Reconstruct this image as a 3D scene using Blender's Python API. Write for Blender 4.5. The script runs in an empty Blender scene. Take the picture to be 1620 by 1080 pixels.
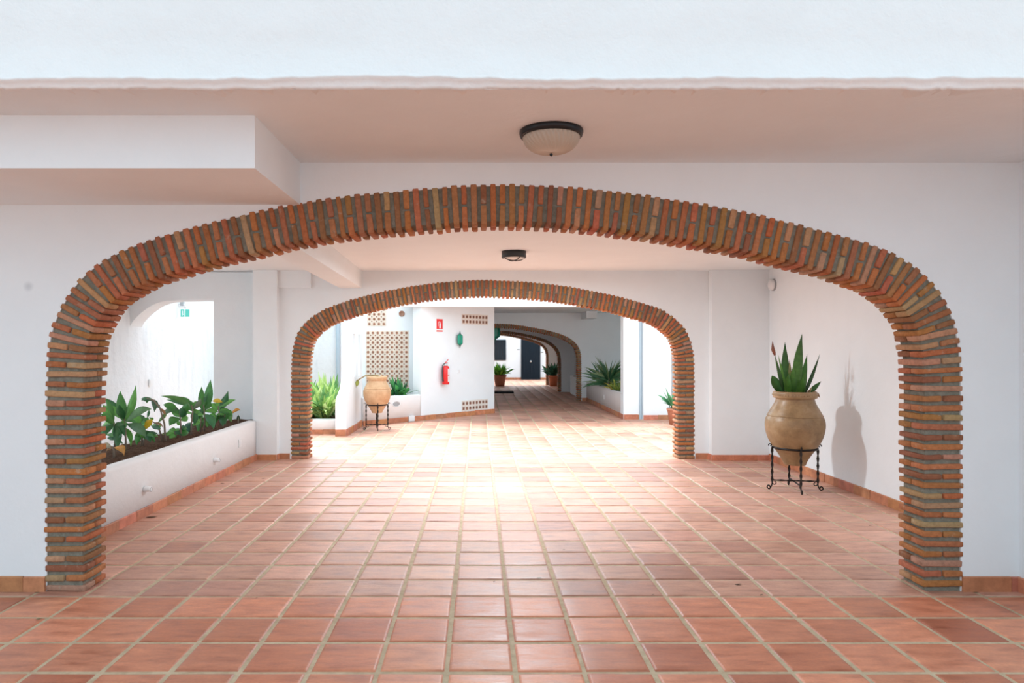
import bpy, math, random
from mathutils import Vector, Matrix, noise
R = math.radians
sc = bpy.context.scene
col = sc.collection
F = 1100.0; CX = 757.0; CY = 550.0; H = 1.5      # focal length in px, vanishing point, eye height

# ------------------------------------------------------------------ camera, sky, sun, exposure
cd = bpy.data.cameras.new('camera'); cam = bpy.data.objects.new('camera', cd); col.objects.link(cam)
cam.location = (0, 0, H); cam.rotation_euler = (R(90), 0, 0)
cd.sensor_width = 36; cd.lens = 36*F/1620; cd.shift_x = (810-CX)/1620; cd.shift_y = (CY-540)/1620
cd.clip_start = 0.05; cd.clip_end = 300
sc.camera = cam
w = bpy.data.worlds.new('sky'); sc.world = w; w.use_nodes = True
wn = w.node_tree; bg = wn.nodes['Background']
bg.inputs[0].default_value = (0.72, 0.89, 1.0, 1)
# veiled bright sky: brightest in a broad patch over the court, dimmer behind the viewer
_tc = wn.nodes.new('ShaderNodeTexCoord'); _dp = wn.nodes.new('ShaderNodeVectorMath'); _dp.operation = 'DOT_PRODUCT'
_dp.inputs[1].default_value = Vector((-0.10, 0.80, 0.55)).normalized(); wn.links.new(_tc.outputs['Generated'], _dp.inputs[0])
_mx = wn.nodes.new('ShaderNodeMath'); _mx.operation = 'MAXIMUM'; _mx.inputs[1].default_value = 0; wn.links.new(_dp.outputs['Value'], _mx.inputs[0])
_pw = wn.nodes.new('ShaderNodeMath'); _pw.operation = 'POWER'; _pw.inputs[1].default_value = 5; wn.links.new(_mx.outputs[0], _pw.inputs[0])
_ma = wn.nodes.new('ShaderNodeMath'); _ma.operation = 'MULTIPLY_ADD'; _ma.inputs[1].default_value = 5.0; _ma.inputs[2].default_value = 0.96; wn.links.new(_pw.outputs[0], _ma.inputs[0])
wn.links.new(_ma.outputs[0], bg.inputs[1])
sd = bpy.data.lights.new('sun', 'SUN'); sd.energy = 3.5; sd.angle = R(26); sd.color = (1.0, 1.0, 1.0)
sun = bpy.data.objects.new('sun', sd); col.objects.link(sun)
sdir = Vector((0.30, -0.22, -1.0))               # the way the light travels
sun.rotation_euler = sdir.to_track_quat('-Z', 'Y').to_euler(); sun.location = (-3, 16, 12)
sc.view_settings.view_transform = 'Standard'; sc.view_settings.look = 'None'
sc.view_settings.gamma = 1; sc.view_settings.use_curve_mapping = False
sc.view_settings.exposure = 0.53

# ------------------------------------------------------------------ helpers
def PX(px, d): return (px-CX)*d/F
def PZ(py, d): return H+(CY-py)*d/F
def GD(py, z=0.0): return F*(H-z)/(py-CY)        # distance of a point at height z seen at pixel row py

class MB:
    def __init__(s): s.v = []; s.f = []; s.m = []; s.c = []; s.s = []
    def vert(s, p): s.v.append(tuple(p)); return len(s.v)-1
    def face(s, idx, mat=0, c=(1,1,1), smooth=False):
        s.f.append(tuple(idx)); s.m.append(mat); s.c.append(c); s.s.append(smooth)
    def box(s, x0, x1, y0, y1, z0, z1, mat=0, c=(1,1,1), M=None):
        P = [(x,y,z) for z in (z0,z1) for y in (y0,y1) for x in (x0,x1)]
        if M is not None: P = [M @ Vector(p) for p in P]
        b = len(s.v); s.v += [tuple(p) for p in P]
        for q in ((0,2,3,1),(4,5,7,6),(0,1,5,4),(1,3,7,5),(3,2,6,7),(2,0,4,6)):
            s.face([b+i for i in q], mat, c)
    def rings(s, rings, mat=0, c=(1,1,1), cap=True, smooth=True, closed=True):
        b = len(s.v); n = len(rings[0])
        for r in rings: s.v += [tuple(p) for p in r]
        for i in range(len(rings)-1):
            for j in range(n if closed else n-1):
                k = (j+1) % n
                s.face([b+i*n+j, b+i*n+k, b+(i+1)*n+k, b+(i+1)*n+j], mat, c, smooth)
        if cap and closed:
            s.face([b+j for j in range(n)][::-1], mat, c)
            s.face([b+(len(rings)-1)*n+j for j in range(n)], mat, c)
    def lathe(s, prof, c0=(0,0,0), n=40, mat=0, c=(1,1,1), cap=False, wob=0, M=None):
        rs = []
        for (r, z) in prof:
            ring = []
            for k in range(n):
                a = 2*math.pi*k/n; rr = r
                if wob: rr += wob*noise.noise(Vector((math.cos(a)*2, math.sin(a)*2, z*5)))
                p = Vector((rr*math.cos(a), rr*math.sin(a), z))
                if M is not None: p = M @ p
                ring.append((p.x+c0[0], p.y+c0[1], p.z+c0[2]))
            rs.append(ring)
        s.rings(rs, mat, c, cap)
    def tube(s, pts, r, n=8, mat=0, c=(1,1,1), twist=0, square=0):
        pts = [Vector(p) for p in pts]; rs = []
        N = len(pts); up = None
        for i, p in enumerate(pts):
            t = (pts[min(i+1,N-1)]-pts[max(i-1,0)]).normalized()
            if up is None:
                up = Vector((0,0,1)) if abs(t.z) < .9 else Vector((1,0,0))
            u = (up-t*up.dot(t))
            if u.length < 1e-5: u = t.orthogonal()
            u.normalize(); up = u; v = t.cross(u)
            rr = r[i] if isinstance(r, (list,tuple)) else r
            ring = []
            for k in range(n):
                a = 2*math.pi*k/n; q = rr
                if square: q = rr*(1+square*math.cos(2*(a)))
                aa = a+twist*i
                ring.append(p+u*q*math.cos(aa)+v*q*math.sin(aa))
            rs.append(ring)
        s.rings(rs, mat, c)
    def build(s, name, mats, parent=None, loc=None):
        me = bpy.data.meshes.new(name)
        o = bpy.data.objects.new(name, me)
        me.from_pydata(s.v, [], s.f)
        if not isinstance(mats, (list,tuple)): mats = [mats]
        for m in mats: me.materials.append(m)
        me.polygons.foreach_set('material_index', s.m)
        me.polygons.foreach_set('use_smooth', s.s)
        ca = me.color_attributes.new('tint', 'FLOAT_COLOR', 'CORNER')
        data = []
        for f, c in zip(s.f, s.c): data += list((c[0],c[1],c[2],1.0))*len(f)
        ca.data.foreach_set('color', data)
        me.update()
        col.objects.link(o)
        if parent is not None: o.parent = parent
        if loc is not None:
            o.location = loc
        return o

def tag(o, label=None, cat=None, group=None, kind=None):
    if label: o['label'] = label
    if cat: o['category'] = cat
    if group: o['group'] = group
    if kind: o['kind'] = kind
    return o
def empty(name, loc, label, cat, group=None, rz=0):
    o = bpy.data.objects.new(name, None); col.objects.link(o); o.location = loc; o.rotation_euler = (0,0,rz)
    o.empty_display_size = .1
    return tag(o, label, cat, group)
def struct(mb, name, mats): return tag(mb.build(name, mats), kind='structure')

# ------------------------------------------------------------------ materials
def mat(name, color, rough=0.6, metal=0, spec=0.5):
    m = bpy.data.materials.new(name); m.use_nodes = True
    b = m.node_tree.nodes['Principled BSDF']
    b.inputs['Base Color'].default_value = (*color, 1); b.inputs['Roughness'].default_value = rough
    b.inputs['Metallic'].default_value = metal; b.inputs['Specular IOR Level'].default_value = spec
    return m
def N(m, t): return m.node_tree.nodes.new(t)
def L(m, a, b): m.node_tree.links.new(a, b)
def bsdf(m): return m.node_tree.nodes['Principled BSDF']
def noise_node(m, scale, detail=4, rough=.6, coord='Object', vscale=None):
    tc = N(m, 'ShaderNodeTexCoord'); n = N(m, 'ShaderNodeTexNoise')
    n.inputs['Scale'].default_value = scale; n.inputs['Detail'].default_value = detail; n.inputs['Roughness'].default_value = rough
    if vscale:
        mp = N(m, 'ShaderNodeMapping'); mp.inputs['Scale'].default_value = vscale
        L(m, tc.outputs[coord], mp.inputs[0]); L(m, mp.outputs[0], n.inputs[0])
    else: L(m, tc.outputs[coord], n.inputs[0])
    return n
def bump(m, height, strength, dist=0.01, prev=None):
    b = N(m, 'ShaderNodeBump'); b.inputs['Strength'].default_value = strength; b.inputs['Distance'].default_value = dist
    L(m, height, b.inputs['Height'])
    if prev: L(m, prev.outputs[0], b.inputs['Normal'])
    L(m, b.outputs[0], bsdf(m).inputs['Normal']); return b
def ramp(m, fac, stops):
    r = N(m, 'ShaderNodeValToRGB'); e = r.color_ramp.elements
    while len(e) < len(stops): e.new(.5)
    for el, (p, c) in zip(e, stops): el.position = p; el.color = (*c, 1)
    L(m, fac, r.inputs[0]); return r
def mixc(m, a, b, fac, mode='MIX'):
    x = N(m, 'ShaderNodeMix'); x.data_type = 'RGBA'; x.blend_type = mode
    for s, val in ((x.inputs[0], fac), (x.inputs[6], a), (x.inputs[7], b)):
        if hasattr(val, 'is_linked'): L(m, val, s)
        elif isinstance(val, tuple): s.default_value = (*val, 1)
        else: s.default_value = val
    return x.outputs[2]

def plaster(name, color, b1=.25, b2=.15, stain=0.0, spot=None, streak=0):
    m = mat(name, color, .75, 0, .25)
    n1 = noise_node(m, 3.0, 6, .6); n2 = noise_node(m, 45, 3, .6)
    bb = bump(m, n1.outputs[0], b1, .03); bump(m, n2.outputs[0], b2, .004, bb)
    out = None
    r = ramp(m, n1.outputs[0], [(.3, tuple(c*(1-.03) for c in color)), (.7, color)])
    out = r.outputs[0]
    if streak:
        ns = noise_node(m, 1.0, 6, .65, vscale=(6, 6, 1.1))
        rs = ramp(m, ns.outputs[0], [(.50, (1,1,1)), (.68, (1-streak,1-streak*.95,1-streak*.85))])
        out = mixc(m, out, rs.outputs[0], 1.0, 'MULTIPLY')
    if stain:
        ns = noise_node(m, 1.7, 7, .7)
        rs = ramp(m, ns.outputs[0], [(.60, (1,1,1)), (.74, (1-stain,1-stain,1-stain))])
        out = mixc(m, out, rs.outputs[0], 1.0, 'MULTIPLY')
    if spot:
        tc = N(m, 'ShaderNodeTexCoord'); vm = N(m, 'ShaderNodeVectorMath'); vm.operation = 'DISTANCE'
        vm.inputs[1].default_value = spot; L(m, tc.outputs['Object'], vm.inputs[0])
        rs = ramp(m, vm.outputs['Value'], [(.008, (.80,.80,.81)), (.036, (1,1,1))])
        out = mixc(m, out, rs.outputs[0], 1.0, 'MULTIPLY')
    L(m, out, bsdf(m).inputs['Base Color'])
    return m
M = {}
WH = (.86, .895, .915)
M['plaster'] = plaster('white_plaster', WH, spot=(PX(45,4.286), 4.286, PZ(453,4.286)))
M['ceil'] = plaster('ceiling_plaster', (.82,.86,.88), .35, .12)
M['fascia'] = plaster('fascia_plaster', (.85,.86,.86), .5, .25, stain=.05)
M['rough_plaster'] = plaster('weathered_plaster', (.85,.86,.87), .9, .3, streak=.12)
M['planter_plaster'] = plaster('planter_plaster', (.84,.84,.84), .3, .2, stain=.06)

def tinted(name, rough, spec, n_scale, var, bstr, extra=None):
    m = mat(name, (.8,.8,.8), rough, 0, spec)
    a = N(m, 'ShaderNodeVertexColor'); a.layer_name = 'tint'
    n = noise_node(m, n_scale, 6, .65)
    r = ramp(m, n.outputs[0], [(.25, (1-var,)*3), (.5, (1,1,1)), (.78, (1+var*.9,)*3)])
    out = mixc(m, a.outputs[0], r.outputs[0], 1.0, 'MULTIPLY')
    L(m, out, bsdf(m).inputs['Base Color'])
    bump(m, n.outputs[0], bstr, .006)
    m['out'] = 0
    return m, a, n, out
M['brick'], a_, n_, o_ = tinted('old_brick', .8, .25, 38, .28, .6)
m = M['brick']; nb = noise_node(m, 14, 5, .7); rb = ramp(m, nb.outputs[0], [(.60,(0,0,0)),(.74,(1,1,1))])
oo = mixc(m, o_, (.50,.43,.33), rb.outputs[0])
x = [n for n in m.node_tree.nodes if n.type == 'MIX'][-1]
mm = N(m, 'ShaderNodeMath'); mm.operation = 'MULTIPLY'; mm.inputs[1].default_value = .55
L(m, rb.outputs[0], mm.inputs[0]); L(m, mm.outputs[0], x.inputs[0]); L(m, oo, bsdf(m).inputs['Base Color'])
m = mat('grey_mortar', (.22,.21,.17), .95, 0, .15); M['mortar'] = m
n1 = noise_node(m, 30, 5, .7); r1 = ramp(m, n1.outputs[0], [(.3,(.17,.16,.125)),(.7,(.29,.275,.225))]); L(m, r1.outputs[0], bsdf(m).inputs['Base Color']); bump(m, n1.outputs[0], .8, .01)

# terracotta floor tile: glazed by wear, cloudy firing marks
m = mat('terracotta_tile', (.5,.2,.12), .3, 0, .38); M['tile'] = m
a = N(m, 'ShaderNodeVertexColor'); a.layer_name = 'tint'
n1 = noise_node(m, 5.0, 6, .62, vscale=(1.0, 3.2, 1)); r1 = ramp(m, n1.outputs[0], [(.28,(.70,.62,.60)),(.48,(1,1,1)),(.72,(1.25,1.32,1.30))])
o1 = mixc(m, a.outputs[0], r1.outputs[0], 1.0, 'MULTIPLY')
n2 = noise_node(m, 60, 4, .7); r2 = ramp(m, n2.outputs[0], [(.3,(.92,.92,.92)),(.7,(1.06,1.06,1.06))])
o2 = mixc(m, o1, r2.outputs[0], 1.0, 'MULTIPLY'); L(m, o2, bsdf(m).inputs['Base Color'])
rr = ramp(m, n1.outputs[0], [(.3,(.36,)*3),(.7,(.55,)*3)]); L(m, rr.outputs[0], bsdf(m).inputs['Roughness'])
b1 = bump(m, n1.outputs[0], .25, .012); bump(m, n2.outputs[0], .10, .003, b1)
m = mat('grout', (.37,.31,.22), .9, 0, .2); M['grout'] = m
n1 = noise_node(m, 12, 5, .7); r1 = ramp(m, n1.outputs[0], [(.3,(.42,.32,.21)),(.65,(.60,.48,.33))]); L(m, r1.outputs[0], bsdf(m).inputs['Base Color'])
m = mat('terracotta_skirting', (.5,.2,.12), .5, 0, .35); M['skirt'] = m
a = N(m, 'ShaderNodeVertexColor'); a.layer_name = 'tint'; n1 = noise_node(m, 9, 5, .65); r1 = ramp(m, n1.outputs[0], [(.3,(.75,.72,.7)),(.5,(1,1,1)),(.75,(1.3,1.35,1.35))])
L(m, mixc(m, a.outputs[0], r1.outputs[0], 1.0, 'MULTIPLY'), bsdf(m).inputs['Base Color'])
m = mat('clay_jar', (.42,.26,.13), .38, 0, .45); M['clay'] = m
n1 = noise_node(m, 6, 6, .65); r1 = ramp(m, n1.outputs[0], [(.28,(.19,.115,.055)),(.52,(.33,.205,.10)),(.75,(.45,.32,.19))]); L(m, r1.outputs[0], bsdf(m).inputs['Base Color'])
n2 = noise_node(m, 1, 4, .6, vscale=(3,3,60)); b1 = bump(m, n2.outputs[0], .25, .006); bump(m, n1.outputs[0], .3, .01, b1)
m = mat('orange_clay', (.62,.36,.18), .5, 0, .35); M['clay2'] = m
n1 = noise_node(m, 6, 6, .65); r1 = ramp(m, n1.outputs[0], [(.3,(.50,.27,.13)),(.7,(.70,.46,.27))]); L(m, r1.outputs[0], bsdf(m).inputs['Base Color']); bump(m, n1.outputs[0], .4, .01)
M['iron'] = mat('wrought_iron', (.025,.02,.018), .45, .6)
m = mat('soil', (.09,.05,.03), .95, 0, .1); M['soil'] = m
n1 = noise_node(m, 35, 5, .75); r1 = ramp(m, n1.outputs[0], [(.3,(.05,.025,.015)),(.55,(.12,.065,.04)),(.75,(.24,.16,.11))]); L(m, r1.outputs[0], bsdf(m).inputs['Base Color']); bump(m, n1.outputs[0], 1, .03)
def leafmat(name, rough=.4):
    m = mat(name, (.1,.3,.05), rough, 0, .5)
    a = N(m, 'ShaderNodeVertexColor'); a.layer_name = 'tint'; n = noise_node(m, 25, 4, .6)
    r = ramp(m, n.outputs[0], [(.3,(.8,.8,.8)),(.7,(1.2,1.2,1.2))])
    o = mixc(m, a.outputs[0], r.outputs[0], 1.0, 'MULTIPLY'); L(m, o, bsdf(m).inputs['Base Color'])
    tr = N(m, 'ShaderNodeBsdfTranslucent'); L(m, o, tr.inputs[0]); mx = N(m, 'ShaderNodeMixShader'); mx.inputs[0].default_value = .25
    L(m, bsdf(m).outputs[0], mx.inputs[1]); L(m, tr.outputs[0], mx.inputs[2])
    L(m, mx.outputs[0], m.node_tree.nodes['Material Output'].inputs[0]); return m
M['leaf'] = leafmat('green_leaf')
M['bark'] = mat('stem_bark', (.20,.15,.11), .8)
M['dark_metal'] = mat('dark_bronze', (.02,.022,.025), .35, .5)
m = mat('frosted_glass', (.50,.43,.35), .35, 0, .5); M['frost'] = m
M['black_plastic'] = mat('black_plastic', (.02,.025,.028), .4)
M['lens'] = mat('frosted_diffuser', (.75,.72,.68), .3)
M['white_plastic'] = mat('white_plastic', (.8,.8,.8), .4)
M['grey_plastic'] = mat('grey_plastic', (.35,.36,.37), .5)
M['red'] = mat('red_enamel', (.72,.02,.02), .25)
M['sign_red'] = mat('sign_red', (.75,.03,.03), .5)
M['sign_white'] = mat('sign_white', (.85,.85,.85), .5)
M['sign_green'] = mat('sign_green', (.10,.55,.45), .5)
M['green_glass'] = mat('green_lantern_glass', (.02,.32,.20), .15)
M['green_metal'] = mat('green_painted_metal', (.03,.14,.10), .5, .3)
M['dark_door'] = mat('dark_blue_door', (.006,.014,.024), .6, 0, .2)
M['glass_dark'] = mat('dark_window_glass', (.012,.02,.03), .12, 0, .4)
M['steel'] = mat('brushed_steel', (.6,.6,.6), .35, .8)
M['pot'] = mat('terracotta_pot', (.42,.17,.10), .7)
M['pot_orange'] = mat('bright_terracotta_pot', (.55,.16,.07), .7)
M['mat'] = mat('black_doormat', (.015,.015,.018), .95)
M['tinted'] = tinted('painted_ceramic', .6, .3, 60, .15, .3)[0]
M['pipe'] = mat('grey_blue_pipe', (.45,.55,.62), .5)

rnd = random.Random(7)
# ------------------------------------------------------------------ floor: grout bed and separate tiles in one mesh
D1 = 4.286; T1 = .235; D2 = 9.40; T2 = .24
GX0 = -.149; PITCH = .32
fl = MB()
fl.box(-9, 9, -6, 36, -.2, -.0045, 1)
rows = []
y = 4.198
while y > -5: rows.append((y-.327, y)); y -= .327
y = 4.198
while y < 35: rows.append((y, y+.301)); y += .301
for (ya, yb) in rows:
    if yb < 1.6 and rnd.random() < -1: continue
    kx0, kx1 = (-22, 22) if ya < 15 else (-10, 16)
    for k in range(kx0, kx1):
        xa = GX0+k*PITCH; xb = xa+PITCH
        if ya > 2.6 and (xa > CX and False): continue
        g = .0080+rnd.uniform(-.0015,.0015)
        jx, jy = rnd.uniform(-.0025,.0025), rnd.uniform(-.0025,.0025)
        gy = g+(.0015 if ya < 4.19 else .0005)
        X0, X1, Y0, Y1 = xa+g+jx, xb-g+jx, ya+gy+jy, yb-gy+jy
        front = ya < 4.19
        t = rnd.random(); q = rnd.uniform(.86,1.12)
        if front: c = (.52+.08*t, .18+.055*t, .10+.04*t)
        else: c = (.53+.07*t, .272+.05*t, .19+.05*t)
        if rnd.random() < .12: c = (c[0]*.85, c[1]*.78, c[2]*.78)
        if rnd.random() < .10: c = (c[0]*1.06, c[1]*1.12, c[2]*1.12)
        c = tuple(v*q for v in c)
        near = 2.3 < ya < 9.5 and -5 < xa < 5
        us = (0,.022,.06,.25,.5,.75,.94,.978,1) if near else (0,.03,.5,.97,1)
        n = len(us); b = len(fl.v)
        tx, ty = rnd.uniform(-.0011,.0011), rnd.uniform(-.0011,.0011); ph = rnd.uniform(0,50)
        for v in us:
            for u in us:
                e = min(u, 1-u, v, 1-v)
                z = -.009 if e == 0 else (-.0008 if e < .03 else (.0008 if e < .1 else 0))
                z += tx*(u-.5)*2+ty*(v-.5)*2
                if near: z += .0012*noise.noise(Vector((u*2.2+ph, v*2.2, ph)))
                fl.v.append((X0+(X1-X0)*u, Y0+(Y1-Y0)*v, z))
        for j in range(n-1):
            for i in range(n-1):
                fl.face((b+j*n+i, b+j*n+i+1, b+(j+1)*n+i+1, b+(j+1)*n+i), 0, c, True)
struct(fl, 'floor', [M['tile'], M['grout']])

# ------------------------------------------------------------------ arches
def catmull(pts, n=8):
    out = []
    P = [pts[0]]+list(pts)+[pts[-1]]
    for i in range(1, len(P)-2):
        p0, p1, p2, p3 = (Vector(P[i-1]), Vector(P[i]), Vector(P[i+1]), Vector(P[i+2]))
        for k in range(n):
            t = k/n
            out.append(.5*((2*p1)+(-p0+p2)*t+(2*p0-5*p1+4*p2-p3)*t*t+(-p0+3*p1-3*p2+p3)*t**3))
    out.append(Vector(pts[-1])); return out
def smooth(p, it=6):
    for _ in range(it):
        q = [p[0]]
        for i in range(1, len(p)-1): q.append(p[i]*.5+(p[i-1]+p[i+1])*.25)
        q.append(p[-1]); p = q
    return p
def resample(p, ds):
    out = [p[0]]; acc = 0
    for i in range(1, len(p)):
        a, b = p[i-1], p[i]; L_ = (b-a).length
        if L_ < 1e-9: continue
        t = ds-acc
        while t <= L_: out.append(a+(b-a)*(t/L_)); t += ds
        acc = L_-(t-ds)
    out.append(p[-1]); return out
def arch_path(px, d):
    pts = [(PX(x, d), PZ(y, d)) for x, y in px]
    p = smooth(resample(catmull(pts), .02), 14)
    L0, L1 = p[0], p[-1]
    left = [Vector((L0.x, z)) for z in [i*L0.y/60 for i in range(60)]]
    right = [Vector((L1.x, L1.y*(1-i/60))) for i in range(1, 61)]
    return left+p+right, L0.y, L1.y
def brick_mesh(mb, o, ex, ey, ez, lx, ly, lz, c, seed, hi=True):
    """rounded, slightly irregular brick; o centre, e* unit axes, l* lengths"""
    if hi: nx, ny, nz = (5,3,5)
    else: nx, ny, nz = (3,3,3)
    def co(n, l):
        if n == 3: return (-l/2, 0, l/2)
        return (-l/2, -l/2+min(.008,l*.2), 0, l/2-min(.008,l*.2), l/2)
    xs, ys, zs = co(nx, lx), co(ny, ly), co(nz, lz)
    idx = {}; rr = .006
    for i, x in enumerate(xs):
        for j, y_ in enumerate(ys):
            for k, z in enumerate(zs):
                e = (i in (0,nx-1))+(j in (0,ny-1))+(k in (0,nz-1))
                if e == 0: continue
                px_, py_, pz_ = x, y_, z
                if e >= 2:
                    s = rr*(.35 if e == 2 else .6)
                    if i in (0,nx-1): px_ -= math.copysign(s, x)
                    if j in (0,ny-1): py_ -= math.copysign(s, y_)
                    if k in (0,nz-1): pz_ -= math.copysign(s, z)
                q = o+ex*px_+ey*py_+ez*pz_
                nv = noise.noise_vector(Vector((q.x*16+seed, q.y*16, q.z*16)))*.0035
                idx[(i,j,k)] = mb.vert(q+nv)
    def quad(a, b_, c_, d_): mb.face((idx[a], idx[b_], idx[c_], idx[d_]), 0, c, True)
    for j in range(ny-1):
        for k in range(nz-1):
            quad((0,j,k),(0,j,k+1),(0,j+1,k+1),(0,j+1,k)); quad((nx-1,j,k),(nx-1,j+1,k),(nx-1,j+1,k+1),(nx-1,j,k+1))
    for i in range(nx-1):
        for k in range(nz-1):
            quad((i,0,k),(i+1,0,k),(i+1,0,k+1),(i,0,k+1)); quad((i,ny-1,k),(i,ny-1,k+1),(i+1,ny-1,k+1),(i+1,ny-1,k))
    for i in range(nx-1):
        for j in range(ny-1):
            quad((i,j,0),(i,j+1,0),(i+1,j+1,0),(i+1,j,0)); quad((i,j,nz-1),(i+1,j,nz-1),(i+1,j+1,nz-1),(i,j+1,nz-1))
def brick_color(r, dark=1.0):
    t = r.random()
    if t < .62: c = (.35+.14*r.random(), .130+.055*r.random(), .052+.03*r.random())
    elif t < .86: c = (.40+.10*r.random(), .22+.06*r.random(), .115+.045*r.random())
    else: c = (.29, .105+.03*r.random(), .06)
    return tuple(v*dark for v in c)
def make_arch(label, px, d, T, ringw, pitch, thick, hi, seed, group=None, adv=.008):
    path, zl, zr = arch_path(px, d)
    r = random.Random(seed)
    p = path; n = len(p)
    # cumulative frames
    fr = []; s = 0
    sm = resample(p, .005)
    for i, q in enumerate(sm):
        a, b = sm[max(i-6,0)], sm[min(i+6,len(sm)-1)]
        t = (b-a).normalized(); nrm = Vector((t.y, -t.x))   # inward for left-to-right over the top
        fr.append((q, t, nrm))
    root = empty('brick_arch', (PX((px[0][0]+px[-1][0])/2, d), d, 0), label, 'arch', group)
    rl = root.location.copy()
    parts = {'pier_l': MB(), 'ring': MB(), 'pier_r': MB()}
    # course positions
    pos = [4]; lastO = fr[4][0]; lastI = fr[4][0]+fr[4][2]*ringw
    for i in range(5, len(fr)):
        O = fr[i][0]; I = O+fr[i][2]*ringw
        if (O-lastO).length >= pitch and (I-lastI).dot(fr[i][1]) >= thick*1.06:
            pos.append(i); lastO, lastI = O, I
    def which(i):
        q = fr[i][0]
        if q.y < zl-.02 and q.x < 0.3*(p[0].x+p[-1].x)+.0 and i < len(fr)//2: return parts['pier_l']
        if q.y < zr-.02 and i > len(fr)//2: return parts['pier_r']
        return parts['ring']
    y0 = d-adv; D = T+2*adv
    for ci, i in enumerate(pos):
        q, t, nr = fr[i]; mb = which(i)
        ex = Vector((nr.x, 0, nr.y)); ez = Vector((t.x, 0, t.y)); ey = Vector((0,1,0))
        # tilt tiny
        tl = r.uniform(-.02,.02); ex, ez = ex*math.cos(tl)+ez*math.sin(tl), ez*math.cos(tl)-ex*math.sin(tl)
        base = Vector((q.x, 0, q.y)); th = thick*r.uniform(.9,1.08)
        g = .006; j = lambda: r.uniform(-.005,.005)
        if ci % 2:
            for (a, b) in ((0, ringw*.5-g/2), (ringw*.5+g/2, ringw)):
                a += j()*.6; ww = ringw*.5-g
                o = base+ex*((a+b)/2)+ey*(y0+D/2+j()*.5)
                brick_mesh(mb, o-Vector(rl), ex, ey, ez, ww, D, th, brick_color(r), r.random()*99, hi)
        else:
            for k in range(2):
                o = base+ex*(ringw/2+j())+ey*(y0+D*(.25+.5*k)+j()*.4)
                brick_mesh(mb, o-Vector(rl), ex, ey, ez, ringw, D/2-g, th, brick_color(r), r.random()*99, hi)
    # mortar core
    prev = None; step = 5
    idxs = list(range(0, len(fr), step))
    if idxs[-1] != len(fr)-1: idxs.append(len(fr)-1)
    for a, b in zip(idxs[:-1], idxs[1:]):
        mb = which(a)
        ring = []
        for i in (a, b):
            q, t, nr = fr[i]
            for (u, yy) in ((.006, y0+.018), (ringw-.026, y0+.018), (ringw-.026, y0+D-.018), (.006, y0+D-.018)):
                ring.append(Vector((q.x+nr.x*u, yy, q.y+nr.y*u))-Vector(rl))
        bb = len(mb.v); mb.v += [tuple(v) for v in ring]
        for k in range(4):
            k2 = (k+1) % 4
            mb.face((bb+k, bb+k2, bb+4+k2, bb+4+k), 1)
        mb.face((bb,bb+3,bb+2,bb+1), 1); mb.face((bb+4,bb+5,bb+6,bb+7), 1)
    parts['ring'].build('arch_ring', [M['brick'], M['mortar']], root)
    if parts['pier_l'].f: parts['pier_l'].build('pier', [M['brick'], M['mortar']], root)
    if parts['pier_r'].f: parts['pier_r'].build('pier', [M['brick'], M['mortar']], root)
    return path
def arch_wall(name, path, d, T, xl, xr, ztop, m, inset=.012, extra_bottom=0):
    """plastered wall around an arched opening, real thickness"""
    p = resample(path, .04)
    mb = MB(); y0, y1 = d, d+T
    # left and right solid parts
    x0, x1 = p[0].x+inset, p[-1].x-inset
    mb.box(xl, x0, y0, y1, 0, ztop); mb.box(x1, xr, y0, y1, 0, ztop)
    pts = []
    for i, q in enumerate(p):
        a, b = p[max(i-1,0)], p[min(i+1,len(p)-1)]; t = (b-a).normalized()
        v = Vector((q.x+t.y*inset, q.y-t.x*inset))
        if v.x < x0: v.x = x0
        if v.x > x1: v.x = x1
        if pts and v.x <= pts[-1].x+1e-4: 
            if v.y > pts[-1].y and v.x < (x0+x1)/2: pts[-1].y = v.y
            continue
        pts.append(v)
    rs = [[(v.x, y0, v.y), (v.x, y0, ztop), (v.x, y1, ztop), (v.x, y1, v.y)] for v in pts]
    mb.rings(rs, 0, cap=True, smooth=False)
    return struct(mb, name, m)
A1 = [(71,640),(73,577),(75,543),(79,525),(84,507),(96,483),(110,460),(124,441),(143,424),(167,408),(197,393),(227,381),(260,371),(293,361),(377,340),(467,321),(540,310),(600,303),(640,300),(707,294),(793,290.6),(840,291.6),(907,295),(957,300),(1013,306.7),(1080,316.7),(1147,328),(1213,341.7),(1290,361),(1363,380),(1397,392),(1427,407),(1457,427),(1477,447),(1492,466),(1502,485),(1510,503),(1515,523),(1519,545),(1522,570),(1523,600)]
A2 = [(460,590),(461,565),(463,550),(466,536),(474,519),(489,504),(508,491),(532,481),(556,473),(590,464),(628,456),(677,448),(720,444),(760,442),(808,443.5),(856,447),(904,453),(928,458),(965,465),(1001,474),(1025,481),(1049,490),(1073,507),(1087,524),(1094,541),(1098,560),(1099,585)]
def mirrored(px, c): return [(2*c-x, y) for x, y in reversed(px)]+px[(1 if px[0][0] == c else 0):]
A3r = [(790,511.5),(814,513),(837,516.5),(859,520.5),(881,526),(898,532.5),(910,541),(917,551),(919.5,562),(920,575)]
A4r = [(795,523),(814,524.6),(837,529),(859,535),(874,542.5),(883,552),(887,562),(888,575)]
A5r = [(795,527),(825,532),(848,538.5),(859,544),(865.5,551.5),(868,562),(868,575)]
GA = None
p1 = make_arch('wide red brick arch framing the whole foreground, nearest the viewer', A1, D1, T1, .252, .0585, .037, True, 3)
p2 = make_arch('second brick arch at the back of the middle hall, below the black ceiling light', A2, D2, T2, .236, .058, .037, True, 5)
D3, D4, D5 = 19.6, 23.6, 28.0
p3 = make_arch('brick arch leading from the bright court into the dark passage, beside the palm planter', mirrored(A3r, 775), D3, .25, .13, .06, .038, False, 8)
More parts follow.
